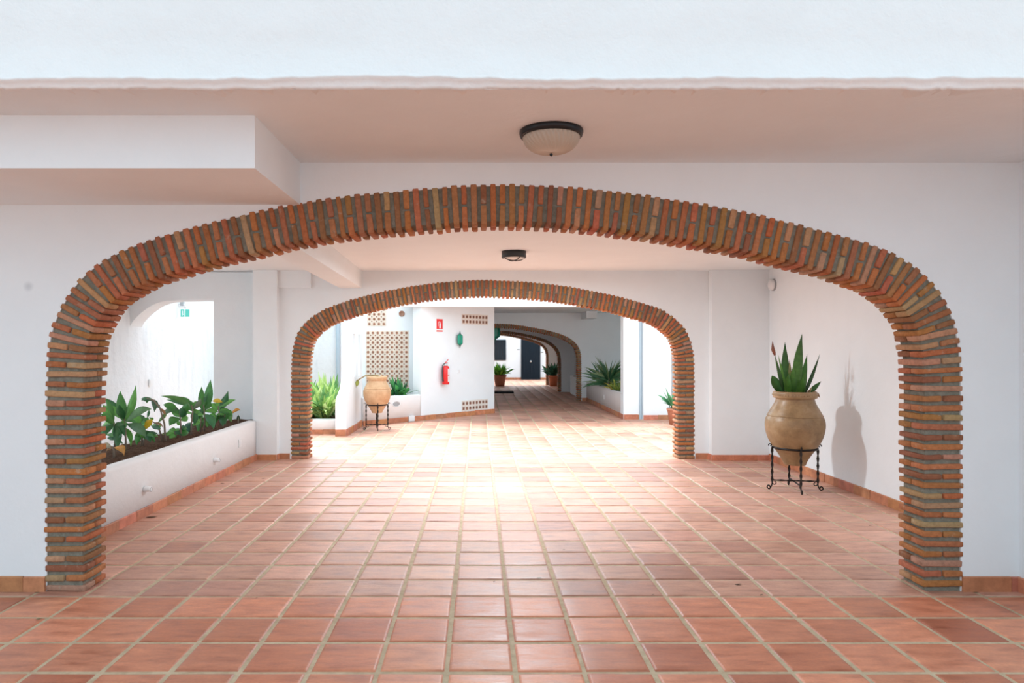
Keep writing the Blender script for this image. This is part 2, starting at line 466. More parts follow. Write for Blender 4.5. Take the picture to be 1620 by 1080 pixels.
p4 = make_arch('dark shaded brick arch midway down the far passage', mirrored(A4r, 780), D4, .25, .11, .06, .038, False, 9)
p5 = make_arch('smallest and farthest brick arch, in front of the dark blue door', mirrored(A5r, 780), D5, .25, .11, .06, .038, False, 11)
ZC1, ZC2, ZC3 = 2.64, 2.54, 2.48
XR1 = PX(1612, D1); XRM = 3.88; XLM = -4.83
arch_wall('wall_front', p1, D1, T1, -7.5, XR1+.9, 2.9, M['plaster'])
arch_wall('wall_middle', p2, D2, T2, -3.05, XRM+.2, 3.3, M['plaster'])
arch_wall('wall_passage_entrance', p3, D3, .25, -4.0, 7.0, 2.7, M['plaster'])
arch_wall('wall_passage_middle', p4, D4, .25, -4.0, 7.0, 2.7, M['plaster'])
arch_wall('wall_passage_end', p5, D5, .25, -4.0, 7.0, 3.0, M['plaster'])

# ------------------------------------------------------------------ ceilings, fascia, beams
def sbox(name, m, *b):
    mb = MB()
    for q in b: mb.box(*q)
    return struct(mb, name, m)
DF = 3.04
cb = MB()
def undul(x, y): return .004*noise.noise(Vector((x*1.3, y*2.5, 0)))
cb.box(-7.5, 4.6, DF+.03, D1+.02, ZC1, 2.95)
struct(cb, 'ceiling', M['ceil'])
sbox('ceiling_middle', M['ceil'], (XLM-.2, XRM+.2, D1+.1, D2+.1, ZC2, 2.95))
# fascia with a hand-trowelled lower edge
fm = MB(); nx = 700; x0, x1 = -6.5, 5.0
prof_rows = []
for i in range(nx+1):
    x = x0+(x1-x0)*i/nx
    n1 = noise.noise(Vector((x*2.2, 0, 3))); n2 = noise.noise(Vector((x*9, 5, 0))); n3 = noise.noise(Vector((x*35, 1, 7)))
    lo = .006*n1+.005*n2+.005*n3
    hi_ = .014*noise.noise(Vector((x*1.1, 9, 2)))+.008*n2+.003*n3
    prof_rows.append([(x, DF+.25, 26.0), (x, DF, 26.0), (x, DF, 2.86), (x, DF, 2.695+hi_), (x, DF-.005, 2.684+hi_), (x, DF-.006+.003*n3, 2.674+hi_),
                      (x, DF+.006, 2.667+hi_*.9), (x, DF+.016, 2.650+hi_*.3+lo), (x, DF+.022-.006*n3, 2.637+1.6*lo), (x, DF+.030, 2.641+lo), (x, DF+.25, 2.645)])
fm.rings(prof_rows, 0, closed=False, cap=False)
for f in range(len(fm.f)): fm.s[f] = True
fm.box(-16, -6.5, DF+.001, DF+.25, 2.65, 26); fm.box(5.0, 20, DF+.001, DF+.25, 2.65, 26)  # unseen side wings and extra height, added to keep the sun off the front
struct(fm, 'wall_fascia', M['fascia'])
XB = PX(403, 3.41)
sbox('trim_1', M['plaster'], (-7.5, XB, 3.41, D1+.05, PZ(266,3.41), ZC1+.02))
sbox('wall_right_front', M['plaster'], (XR1, XR1+.9, DF+.07, D1+.05, 0, 2.9))
# beam in the middle hall, slightly askew
zb = 2.305; bm = MB()
rsb = [[(-1.70, D1+.1, zb),(-1.42, D1+.1, zb),(-1.42, D1+.1, ZC2+.02),(-1.70, D1+.1, ZC2+.02)],
       [(-1.87, D2+.01, zb),(-1.575, D2+.01, zb),(-1.575, D2+.01, ZC2+.02),(-1.87, D2+.01, ZC2+.02)]]
bm.rings(rsb, smooth=False); struct(bm, 'trim_2', M['ceil'])
# middle hall walls
# openings added in both side walls, out of view, to let extra daylight in
sbox('wall_right', M['plaster'], (XRM, XRM+.2, 6.2, D2+.1, 0, 2.7), (XRM, XRM+.2, D1+.1, 6.2, 2.40, 2.7), (XRM, XRM+.2, D1+.1, 4.7, 0, 2.40))
sbox('trim_3', M['plaster'], (PX(1126,9.27), XRM+.01, 9.27, D2+.02, 0, ZC2+.01))
sbox('trim_4', M['plaster'], (PX(400,9.3), PX(438,9.3), 9.30, D2+.3, 0, ZC2+.01))
sbox('trim_5', M['plaster'], (PX(438,9.36)-.01, PX(492,9.36), 9.35, D2+.02, PZ(455,9.36), ZC2+.01))
# left: weathered wall running back into the open side court
lw = MB(); ny = 150; nz = 24
def lpan(y0, y1, z0, z1, n, m_):
    rv = [[(XLM+.02*noise.noise(Vector((y_*1.4, z*1.2, 4))), y_, z) for z in [z0+(z1-z0)*k/m_ for k in range(m_+1)]] for y_ in [y0+(y1-y0)*i/n for i in range(n+1)]]
    lw.rings(rv, closed=False, cap=False)
lpan(4.3, 4.8, 0, 3.0, 5, 24); lpan(8.5, 21.8, 0, 3.0, 120, 24); lpan(4.8, 8.5, 2.4, 3.0, 30, 5); lpan(4.8, 8.5, 0, .5, 30, 4)  # the gap nearer the viewer is an added, unseen opening for daylight
for i in range(len(lw.s)): lw.s[i] = True
for b_ in ((4.3,4.8,0,3.0),(8.5,21.8,0,3.0),(4.8,8.5,2.4,3.0),(4.8,8.5,0,.5)): lw.box(XLM-.25, XLM-.02, *b_)
struct(lw, 'wall_left', M['rough_plaster'])
# end wall with the side-passage opening (arched on its left)
DE = 9.65; TE = .34
oc = [(206,516),(209,510),(214,504),(222,496),(231,489),(242,482),(254,477.5),(266,475.5),(285,474.5),(310,474),(338,474)]
ew = MB()
pts = [Vector((PX(x, DE), PZ(y_, DE))) for x, y_ in oc]; pts = catmull([tuple(p) for p in pts], 4)
ew.rings([[(p.x, DE, p.y),(p.x, DE, 3.1),(p.x, DE+TE, 3.1),(p.x, DE+TE, p.y)] for p in pts], smooth=False)
ew.box(pts[-1].x, PX(403, DE), DE, DE+TE, 0, 3.1)
ew.box(XLM-.05, pts[0].x, DE, DE+TE, pts[0].y, 3.1)
struct(ew, 'wall_side_passage', M['plaster'])
sbox('ceiling_side', M['ceil'], (XLM-.2, -3.0, D2+.05, DE+.02, ZC2, 2.95))

# ------------------------------------------------------------------ skirting tiles
def skirting(name, pts, h=.092, t=.014, tl=.30, seed=1):
    """row of clay skirting tiles along a polyline (x,y); tiles stand on the right-hand side of travel"""
    mb = MB(); r = random.Random(seed)
    for (ax, ay), (bx, by) in zip(pts[:-1], pts[1:]):
        a, b = Vector((ax, ay, 0)), Vector((bx, by, 0)); L_ = (b-a).length; u = (b-a)/L_
        nr = Vector((u.y, -u.x, 0)); s = 0
        while s < L_-.01:
            e = min(s+tl, L_)
            c = .9+.3*r.random(); cc = (.50*c, (.175+.05*r.random())*c, (.09+.03*r.random())*c)
            hh = h*(1+r.uniform(-.03,.03)); tt = t+r.uniform(-.002,.002)
            p = a+u*(s+.0015); q = a+u*(e-.0015)
            vs = [p, q, q+nr*tt, p+nr*tt]
            bb = len(mb.v)
            for z in (0, hh-.006): mb.v += [(v.x, v.y, z) for v in vs]
            vt = [p, q, q+nr*(tt-.005), p+nr*(tt-.005)]; mb.v += [(v.x, v.y, hh) for v in vt]
            for lv in (0, 4):
                for k in range(4):
                    k2 = (k+1) % 4; mb.face((bb+lv+k2, bb+lv+k, bb+lv+4+k, bb+lv+4+k2), 0, cc)
            mb.face((bb+11,bb+10,bb+9,bb+8)[::-1], 0, cc)
            s = e
    return struct(mb, name, M['skirt'])
XPF = -2.97
skirting('baseboard_front_left', [(-7.0, D1), (p1[0].x+.008, D1)], seed=2)
skirting('baseboard_front_right', [(p1[-1].x-.008, D1), (XR1, D1), (XR1, DF+.1)], seed=3)
skirting('baseboard_right', [(XRM, 9.27), (XRM, 6.2)], seed=4)
skirting('baseboard_middle_right', [(p2[-1].x+.01, D2), (PX(1126,9.27), D2), (PX(1126,9.27), 9.27), (XRM, 9.27)], seed=5, h=.075)
skirting('baseboard_middle_left', [(-3.0+.03, 9.30), (PX(438,9.3), 9.30), (PX(438,9.3), D2), (p2[0].x-.01, D2)], seed=6, h=.075)

# ------------------------------------------------------------------ left planter
ZP = .53
def rounded_wall(mb, pts, t, z0, z1, mat_=0, rr=.035):
    """wall with a rounded top along a polyline, thickness to the left of travel"""
    rs = []
    n = len(pts)
    for i, (x, y) in enumerate(pts):
        a = Vector(pts[max(i-1,0)]); b = Vector(pts[min(i+1,n-1)]); u = (b-a).normalized(); nl = Vector((-u.y, u.x))
        prof = [(0, z0), (0, z1-rr)]
        for k in range(1, 5): an = math.pi/2*k/4; prof.append((rr-rr*math.cos(an), z1-rr+rr*math.sin(an)))
        for k in range(0, 5): an = math.pi/2*k/4; prof.append((t-rr+rr*math.sin(an), z1-rr+rr*math.cos(an)))
        prof.append((t, z0))
        w_ = .004*noise.noise(Vector((x*3, y*3, 1)))
        rs.append([(x+nl.x*(o+w_), y+nl.y*(o+w_), z+(.006*noise.noise(Vector((x*2,y*2,8))) if z > z1-rr-.01 else 0)) for o, z in prof])
    mb.rings(rs, mat_)
pl = empty('planter', (XPF-.3, 7.0, 0), 'long white plastered planter full of leafy plants along the left side of the hall', 'planter')
def child(mb, name, m, root):
    loc = root.location
    mb.v = [(v[0]-loc.x, v[1]-loc.y, v[2]-loc.z) for v in mb.v]
    return mb.build(name, m, root)
mb = MB(); yy = [D1+T1-.0+i*.16 for i in range(0, 31)]
yy = [y_ for y_ in yy if y_ < 9.28]+[9.29]
rounded_wall(mb, [(XPF, y_) for y_ in yy], .13, 0, ZP)
child(mb, 'planter_wall', M['planter_plaster'], pl)
mb = MB(); rounded_wall(mb, [(-3.70, y_) for y_ in yy]+[(-3.70, DE-.005)], .12, 0, ZP-.02); child(mb, 'back_kerb', M['planter_plaster'], pl)
def soil_patch(x0, x1, y0, y1, z, amp=.02, st=.07, seed=0):
    mb = MB(); nx_ = max(2, int((x1-x0)/st)); ny_ = max(2, int((y1-y0)/st)); rs = []
    for j in range(ny_+1):
        yq = y0+(y1-y0)*j/ny_
        rs.append([(x0+(x1-x0)*i/nx_, yq, z+amp*noise.noise(Vector(((x0+(x1-x0)*i/nx_)*7, yq*7, seed)))) for i in range(nx_+1)])
    mb.rings(rs, closed=False, cap=False); return mb
child(soil_patch(-3.71, XPF-.12, D1+T1, DE, .495, .03, .035), 'soil', M['soil'], pl)
skirting('baseboard_planter', [(XPF, D1+T1), (XPF, 9.29)], seed=7, h=.085)
def hood(x, y_, z, label):
    o = empty('drain_spout', (x, y_, z), label, 'pipe', 'capped drain spouts low on the long planter')
    mb = MB(); prof = []
    rs = []
    for k in range(7):
        t = k/6; rad = .042*math.sqrt(max(0, 1-(t*.75)**2)); 
        rs.append([(t*.055, rad*math.cos(a), rad*.62*math.sin(a)+.0) for a in [math.pi*i/10 for i in range(11)]]+[(t*.055, -rad*.9, -.02),(t*.055, rad*.9, -.02)])
    mb.rings(rs); mb.build('hood', M['planter_plaster'], o)
    mb = MB(); mb.lathe([(.0,0),(.02,0),(.02,.02),(.016,.02),(.016,.004)], n=16, M=Matrix.Translation((.038,0,-.005)) @ Matrix.Rotation(R(90), 4, 'Y')); mb.build('pipe', M['grey_plastic'], o)
hood(XPF, 6.19, .245, 'nearer white drain spout low on the front of the long planter')
hood(XPF, 7.82, .240, 'farther white drain spout low on the front of the long planter')
def plate(x, y_, z, label, nx_, size=.08, name='socket_cover', group=None, cat='socket'):
    """small wall box; nx_ = outward normal"""
    o = empty(name, (x, y_, z), label, cat, group)
    q = Vector(nx_).to_track_quat('-Y', 'Z').to_matrix().to_4x4()
    mb = MB(); h = size/2
    mb.box(-h, h, -.012, 0.001, -h, h, M=q); mb.build('plate', M['white_plastic'], o)
    mb = MB(); mb.box(-h*.6, h*.6, -.016, -.011, -h*.6, h*.6, M=q); mb.build('flap', M['white_plastic'], o)
    return o
plate(XPF, 8.64, .315, 'small white socket cover near the far end of the long planter front', (1,0,0), .095)
plate(XLM+.015, 10.2, .99, 'small white socket on the weathered wall above the planter plants', (1,0,0), .10)

# ------------------------------------------------------------------ leaves and plants
def leaf(mb, base, tip, width, bow=(0,0,.0), c=(.05,.18,.03), c2=None, fold=.25, n=9, mat_=0, nrm=None, shape=.5, peak=.45, twist=0):
    """a leaf blade from base to tip, bowed by a vector at its middle; folded along the midrib"""
    base, tip, bow = Vector(base), Vector(tip), Vector(bow); rs = []
    ax = (tip-base)
    side = ax.cross(Vector((0,-1,.15)) if nrm is None else Vector(nrm))
    if side.length < 1e-4: side = Vector((1,0,0))
    side.normalize()
    b = len(mb.v)
    for i in range(n+1):
        t = i/n
        p = base*(1-t)**2+(base+ax*.5+bow)*2*t*(1-t)+tip*t*t
        w_ = width*.5*(math.sin(math.pi*t**(math.log(.5)/math.log(peak)))**1.05*.96+.06*(1-t))
        if i == n: w_ = .0008
        tg = (ax*(1)+bow*(2-4*t)).normalized(); sd_ = side
        if twist: sd_ = Matrix.Rotation(twist*t, 3, tg) @ side
        up = tg.cross(sd_).normalized()
        mb.v += [tuple(p-sd_*w_+up*w_*fold), tuple(p-sd_*w_*.5+up*w_*fold*.35), tuple(p), tuple(p+sd_*w_*.5+up*w_*fold*.35), tuple(p+sd_*w_+up*w_*fold)]
    for i in range(n):
        t = i/n; cc = c if c2 is None else tuple(c[k]*(1-t)+c2[k]*t for k in range(3))
        for k in range(4):
            ck = tuple(v*(1.0 if k in (1,2) else .9) for v in cc)
            mb.face((b+i*5+k, b+i*5+k+1, b+(i+1)*5+k+1, b+(i+1)*5+k), mat_, ck, True)
G1, G2, G3 = (.06,.21,.045), (.12,.34,.07), (.035,.135,.045)
YEL, ORG, DRY = (.75,.50,.03), (.62,.27,.04), (.30,.16,.07)
def W(px, py, d): return Vector((PX(px, d), d, PZ(py, d)))
def plant_from(label, group, d, base, stems, leaves, special=(), cat='plant', name='leafy_plant', zb=.49):
    """base (px,py) on soil; stems [(px,py,...)]; leaves ((bx,by),(tx,ty),width_px, bow_px(x,y), depth offset, colour)"""
    bx, by = base; o = empty(name, (PX(bx, d), d, zb), label, cat, group); s = d/F
    mb = MB()
    for st in stems:
        pts = [W(q[0], q[1], d+(q[2] if len(q) > 2 else 0)) for q in st]; pts[0].z = zb-.01
        mb.tube(pts, [.012-.006*i/max(1,len(pts)-1) for i in range(len(pts))], 6)
    if stems: child(mb, 'stem', M['bark'], o)
    mb = MB()
    for (b_, t_, w_, bw, dd, c) in leaves:
        B = W(b_[0], b_[1], d); T = W(t_[0], t_[1], d+dd)
        if T.z < zb+.005: T.z = zb+.005
        leaf(mb, B, T, w_*s*1.08, Vector((bw[0]*s, dd*.1, -bw[1]*s)), c, tuple(v*1.25 for v in c), nrm=(.15, -1, .45))
    rx = random.Random(int(bx*7+by))
    for st in (stems if len(leaves) > 3 else []):
        for _ in range(5):
            k = rx.randrange(max(1, len(st)//2), len(st)); q0 = st[k]
            an = rx.uniform(-.5, math.pi+.5); l_ = rx.uniform(11, 21); yy = q0[1]+rx.uniform(0, 10)
            B = W(q0[0], yy, d); T = W(q0[0]+l_*math.cos(an), yy-l_*.75*math.sin(an)+4, d+rx.uniform(-.12,.12))
            T.z = max(T.z, zb+.03); leaf(mb, B, T, rx.uniform(5, 8)*s, Vector((0, 0, rx.uniform(2, 7)*s)), rx.choice([G1, G2, G3]), None, nrm=(.2, -1, .5))
    if leaves: child(mb, 'foliage', M['leaf'], o)
    for (nm, lab, b_, t_, w_, bw, dd, c) in special:
        mb = MB(); leaf(mb, W(b_[0], b_[1], d), W(t_[0], t_[1], d+dd), w_*s, Vector((bw[0]*s, 0, -bw[1]*s)), c)
        q = child(mb, nm, M['leaf'], o); q['label'] = lab
    return o
GP = 'leafy plants in the long left planter'
gd = lambda y_: GD(y_, .5)
plant_from('dark drooping plant half hidden by the brick pier in the planter', GP, 6.45, (181,716), [[(181,718),(182,690),(180,668)]],
  [((180,672),(160,655),11,(0,-8),-.1,G1),((180,672),(164,640),10,(-8,-8),0,G2),((181,674),(197,690),9,(8,-6),0,G3),((180,670),(167,690),13,(-8,-6),-.12,G3),((180,672),(158,700),11,(-6,-14),0,G1),((181,672),(185,712),12,(6,-4),-.1,G3),((180,668),(166,629),8,(2,-6),.1,G1),((182,670),(160,676),14,(-2,-10),.1,G2)])
plant_from('tall broad-leaved plant with a bare trunk, nearest the brick pier', GP, 6.78, (199,711), [[(199,712),(199,695),(198,672),(196,660)]],
  [((196,668),(190,618),15,(-3,0),0,G1),((197,665),(215,609),12,(4,6),.05,G2),((198,668),(240,647),13,(2,-16),-.05,(.10,.22,.08)),((197,665),(166,642),11,(-6,-12),0,G2),((200,670),(231,692),14,(10,-8),-.1,(.09,.20,.09)),((196,662),(167,630),7,(0,-9),.05,G3),((197,670),(188,692),12,(-5,0),-.1,G3),((197,672),(176,690),12,(-7,-7),0,G1),((198,676),(207,706),8,(5,-4),.05,G2),((196,664),(205,640),14,(3,0),.1,G1),((196,664),(189,640),12,(-4,0),-.1,G3)])
plant_from('small plant with one orange withered leaf at the near planter edge', GP, 6.35, (180,720), [[(180,722),(180,712),(178,706)]],
  [((178,710),(162,703),7,(-4,-7),0,(.45,.42,.30)),((180,708),(168,714),6,(-4,-5),0,DRY)],
  [('withered_leaf','orange withered leaf',(180,708),(196,721),11,(10,-10),-.05,ORG)])
plant_from('dark green plant with one hanging yellow leaf', GP, 7.15, (224,703), [[(224,704),(225,685),(222,668)],[(226,703),(230,685)]],
  [((223,672),(209,660),14,(-2,-6),0,G2),((224,676),(234,660),13,(2,-6),.06,G1),((225,680),(238,700),11,(6,-4),-.05,G3),((224,682),(216,704),11,(-5,-2),0,G1),((223,672),(205,676),11,(-4,-5),0,G3),((226,682),(245,700),9,(6,-6),.05,G1),((224,670),(219,655),12,(0,-3),.1,G3)],
  [('yellow_leaf','bright yellow leaf',(241,663),(227,682),11,(-2,-4),-.03,YEL)])
plant_from('thin drooping half dried stems leaning over the planter middle', GP, 7.45, (262,697), [[(262,698),(260,670),(253,645),(243,633),(232,630)],[(258,698),(250,672),(240,666)]],
  [((245,634),(223,634),6,(-6,-7),0,G3),((240,631),(244,652),9,(6,-5),0,(.06,.13,.07)),((252,645),(262,660),4,(5,-2),0,DRY),((250,668),(264,655),6,(3,-6),0,(.12,.25,.06)),((244,668),(258,677),3,(4,-5),0,DRY),((236,648),(233,662),4,(0,0),0,G3)])
plant_from('bushy plant with folded dark leaves left of the planter centre', GP, 7.75, (286,691), [[(286,692),(286,672),(284,650)],[(280,692),(276,682)]],
  [((285,655),(258,640),11,(-6,-12),0,G1),((285,660),(273,640),11,(-4,0),.06,G2),((285,655),(297,638),12,(4,-2),0,G1),((286,662),(268,674),13,(-9,-8),-.06,G1),((286,665),(298,660),12,(2,-5),.05,G2),((285,660),(290,644),14,(2,0),-.05,G3),((282,686),(263,686),13,(-2,-8),0,G2),((284,688),(299,684),11,(2,-6),.06,G1),((280,688),(268,693),10,(-4,-4),-.05,G2),((284,648),(256,661),9,(-8,-12),0,(.08,.16,.08))])
plant_from('plant with long leaves arching to the left above its neighbours', GP, 8.05, (302,686), [[(302,687),(303,668),(305,650),(303,640)]],
  [((303,645),(254,626),9,(10,-8),-.1,(.08,.20,.05)),((303,643),(263,632),6,(-4,-4),.05,G3),((304,645),(276,628),8,(6,-8),.08,G1),((304,648),(318,630),8,(6,-2),0,(.14,.17,.10)),((304,652),(308,672),11,(4,-2),0,G3),((303,650),(302,634),14,(0,0),0,G1),((303,668),(296,690),12,(-4,-4),0,(.04,.14,.08)),((304,655),(314,648),10,(0,-3),.05,G2)])
plant_from('tallest plant with two upright spear leaves beside the side opening', GP, 8.35, (323,683), [[(323,684),(324,665),(323,648),(322,640)],[(317,684),(318,660)]],
  [((322,652),(319,611),11,(-3,0),0,G1),((324,650),(333,600),13,(2,0),0,(.07,.24,.07)),((323,655),(338,679),12,(8,-6),-.05,(.06,.20,.08)),((322,660),(309,671),9,(-6,-5),0,G2),((323,656),(310,650),9,(0,-5),.06,G1),((324,648),(328,630),14,(2,0),.06,G1),((320,668),(313,684),10,(-4,-2),0,G1),((323,662),(328,676),8,(2,-3),0,G2),((325,640),(329,622),11,(1,0),0,G3)])
plant_from('plant with a yellow-edged leaf and one rounded dark leaf on top', GP, 8.75, (349,674), [[(349,676),(347,655),(345,642)],[(352,675),(356,655)],[(340,677),(341,660)]],
  [((346,645),(361,618),12,(2,8),0,G3),((345,645),(373,632),8,(0,-5),0,G2),((346,648),(334,638),9,(-3,-3),0,G2),((347,650),(356,672),9,(7,-4),0,(.07,.20,.09)),((347,650),(368,660),8,(10,-6),0,G1),((349,655),(352,674),11,(4,-2),-.05,G3),((347,652),(362,650),8,(4,-5),.05,G2),((347,655),(340,672),8,(-4,-3),0,G1),((348,655),(366,668),9,(10,-6),.06,G1),((342,660),(332,655),7,(-2,-4),0,G2),((347,648),(343,634),8,(0,0),0,G2)],
  [('yellow_leaf','yellow leaf',(336,634),(352,636),7,(0,-3),-.02,YEL)])
plant_from('low browned sprout at the far end of the planter', GP, 9.3, (377,664), [[(377,667),(377,660)]],
  [((377,666),(377,656),5,(0,0),0,(.02,.05,.02)),((366,668),(364,652),4,(0,0),0,DRY)],
  [('withered_leaf','orange withered leaf',(365,655),(381,649),5,(2,-8),0,ORG)])

# generic tuft of many leaves
def tuft(name, loc, label, cat, r, n, length, width, cols, spread=1.0, group=None, up=.6, parent=None, seed=1, droop=.3, xmax=9, xmin=-9):
    rr = random.Random(seed); o = empty(name, loc, label, cat, group) if parent is None else parent
    mb = MB()
    for i in range(n):
        a = rr.uniform(0, 2*math.pi); e = rr.uniform(.15, 1.0)
        l = length*rr.uniform(.6, 1.1); b = Vector((r*math.cos(a)*rr.random(), r*math.sin(a)*rr.random(), rr.uniform(0,.1)*length))
        dr = Vector((math.cos(a)*e*spread, math.sin(a)*e*spread, up+(1-e)*.7)).normalized()
        T = b+dr*l; bow = Vector((0,0,l*droop*e)); c = rr.choice(cols); T.z = max(.02, T.z-droop*l*e)
        if T.x > xmax or T.x < xmin:
            T.x = b.x-(T.x-b.x)
            T.x = min(max(T.x, xmin), xmax)
        leaf(mb, b, T, width*rr.uniform(.7,1.2), bow, c, tuple(v*1.2 for v in c), n=6, nrm=(rr.uniform(-1,1), rr.uniform(-1,1), 1.2))
    return o, mb

# ------------------------------------------------------------------ clay jar on iron stand
def jar_profile(s): # px heights and radii read off the photograph
    P = [(16,115),(19,108),(27,95),(34,85),(39.5,74),(43,62),(44,52),(43,44),(40.5,38.8),(41.3,38),(40.3,37),(37,31),(33,24),(30,18),(28.5,13),(29,11),(31.5,10.4),(32.6,8),(32.6,3),(31.5,.6),(30.5,0),(28,0.5),(27,4),(26.5,14)]
    return [(r*s, (115-y)*s) for r, y in P]
def fine(prof, k=4):
    out = catmull(prof, k); return [(v.x, v.y) for v in out]
def make_stand(loc, s, rot, label, lift=0):
    o = empty('jar_stand', loc, label, 'stand', 'wrought iron jar stands', rz=rot)
    zr_ = 68.5*s+lift; rr_ = 33*s
    mb = MB(); n = 48; h = .011
    for (ri, ro) in ((rr_, rr_+.006),):
        rs = []
        for k in range(n):
            a = 2*math.pi*k/n; ca, sa = math.cos(a), math.sin(a)
            rs.append([(ri*ca, ri*sa, zr_-h), (ro*ca, ro*sa, zr_-h), (ro*ca, ro*sa, zr_+h), (ri*ca, ri*sa, zr_+h)])
        rs.append(rs[0]); mb.rings(rs, cap=False)
    mb.build('ring', M['iron'], o)
    zf = .028
    for k in range(4):
        a = math.pi/2*k; u = Vector((math.cos(a), math.sin(a), 0)); z_ = Vector((0,0,1))
        mb = MB(); pts = []; rad = []
        # top scroll
        cc = u*(rr_+.030)+z_*(zr_+.020)
        for i in range(11): t = math.pi*1.5-i*math.pi*1.6/10; pts.append(cc+u*math.cos(-t)*.016*(.5+.05*(10-i))*-1*0+u*(.017*math.cos(t)*(.55+.045*i))+z_*(.017*math.sin(t)*(.55+.045*i)))
        pts = pts[::-1]; 
        mb.tube(pts, .0055, 6)
        # twisted leg
        top = u*(rr_+.010)+z_*(zr_+.006); bot = u*(rr_+.010)+z_*(zf+.055)
        nn = 60; seg = [top.lerp(bot, i/nn) for i in range(nn+1)]
        mb.tube(seg, .0105, 8, twist=.26, square=.35)
        # foot sweeping outward into a scroll
        pts = [bot]
        for i in range(1, 6): t = i/5; pts.append(bot.lerp(u*(rr_+.035)+z_*(.009), t)+u*(-.008*math.sin(t*math.pi)))
        cc = u*(rr_+.042)+z_*(.030)
        for i in range(16): t = -math.pi*.6+i*math.pi*1.75/15; q = .022*(1-.035*i); pts.append(cc+u*(q*math.cos(t))+z_*(q*math.sin(t)))
        mb.tube(pts, .007, 6)
        # inner curl
        cc = u*(rr_-.014)+z_*(zf+.045); pts = []
        for i in range(12): t = 0+i*-math.pi*1.5/11; q = .020*(1-.03*i); pts.append(cc+u*(q*math.cos(t))+z_*(q*math.sin(t)))
        mb.tube(pts, .005, 6)
        mb.build('leg', M['iron'], o)
    for k in range(2):
        a = math.pi/2*k; u = Vector((math.cos(a), math.sin(a), 0)); z0_ = zf+.060+.012*k
        seg = [u*(-(rr_+.01)+2*(rr_+.01)*i/50)+Vector((0,0,z0_)) for i in range(51)]
        mb = MB(); mb.tube(seg, .0075, 8, twist=.3, square=.35); mb.build('stretcher', M['iron'], o)
    return o
def make_jar(loc, s, label, clay, rim_dots=True, seed=1):
    o = empty('clay_jar', loc, label, 'jar')
    mb = MB(); mb.lathe([(0,.0)]+fine(jar_profile(s)), n=64, wob=.004)
    if rim_dots:     # thumbed rim pattern
        for k in range(44):
            a = 2*math.pi*k/44; c_ = Vector((32.7*s*math.cos(a), 32.7*s*math.sin(a), (115-5.5)*s))
            mb.lathe([(0,.004),(.006,.003),(.009,-.002)], c0=c_, n=8, M=Matrix.Rotation(a, 4, 'Z') @ Matrix.Rotation(R(90), 4, 'Y'))
    mb.build('jar_body', clay, o)
    mb = MB(); mb.lathe([(27.5*s, 104*s), (14*s, 106*s), (0, 105*s)], n=24); mb.build('soil', M['soil'], o)
    return o
s1 = 7.33/F; X1, Y1 = PX(1257.5, 7.33), 7.33
zj = .272
s1x = .0067
make_stand((X1, Y1, 0), s1x*.98, R(-100), 'black twisted iron stand holding the large jar by the right wall')
jar1 = make_jar((X1, Y1, zj), s1x, 'large tan clay jar planted with upright green spear leaves, right of the hall', M['clay'])
mb = MB(); mS = MB()
d = 7.33
def jl(mb, b, t, w_, bw=(0,0), dd=0, c=G2, c2=None, fold=.5, **k):
    leaf(mb, W(b[0], b[1], d), W(t[0], t[1], d+dd), w_*d/F, Vector((bw[0]*d/F, 0, -bw[1]*d/F)), c, c2, fold=fold, **k)
g, gl, gk = (.05,.17,.03), (.12,.30,.05), (.025,.08,.02)
for a in [((1242,626),(1225,559),6.5,(3,6),-.05,gk,(.06,.16,.04)), ((1241,626),(1221,594),15,(-4,-8),-.08,gk,g), ((1247,628),(1242,541),14,(-1,0),.04,g,gk),
          ((1246,628),(1231,561),5,(2,2),.0,gl,gl), ((1253,628),(1249,568),7,(0,0),.02,gl,(.35,.25,.12)), ((1262,628),(1269,528),16,(-3,0),-.04,gl,gk),
          ((1268,628),(1277,560),11,(0,6),.05,g,g), ((1270,628),(1297,560),6,(0,10),-.03,gk,gk), ((1274,628),(1299,603),8,(4,-3),0,gk,g),
          ((1257,628),(1255,578),12,(0,0),-.07,g,gl), ((1264,628),(1275,585),12,(3,4),-.1,gl,g), ((1250,628),(1248,590),12,(-3,0),-.1,gl,g), ((1259,628),(1262,570),11,(0,0),.08,gk,g), ((1270,628),(1270,596),10,(3,0),-.08,g,gl),((1252,628),(1240,585),9,(-2,2),.08,g,gk)]:
    jl(mb, a[0], a[1], a[2], a[3], a[4], a[5], a[6])
child(mb, 'foliage', M['leaf'], jar1)
mb = MB(); bp = W(1226, 562, d-.05); mb.tube([bp, bp+Vector((-.008,0,.025)), bp+Vector((-.02,0,.06)), bp+Vector((-.024,0,.10)), bp+Vector((-.025,0,.15))], [.009,.016,.020,.012,.002], 8, c=(.28,.10,.06))
q = child(mb, 'flower_bud', M['leaf'], jar1); q['label'] = 'brown dried bud'
mb = MB(); jl(mb, (1282,624), (1297,629), 6, (4,-8), -.1, DRY); jl(mb, (1280,626),(1284,612),7,(0,0),-.15,(.55,.40,.22)); q = child(mb, 'dry_leaf', M['leaf'], jar1); q['label'] = 'brown dry leaf'

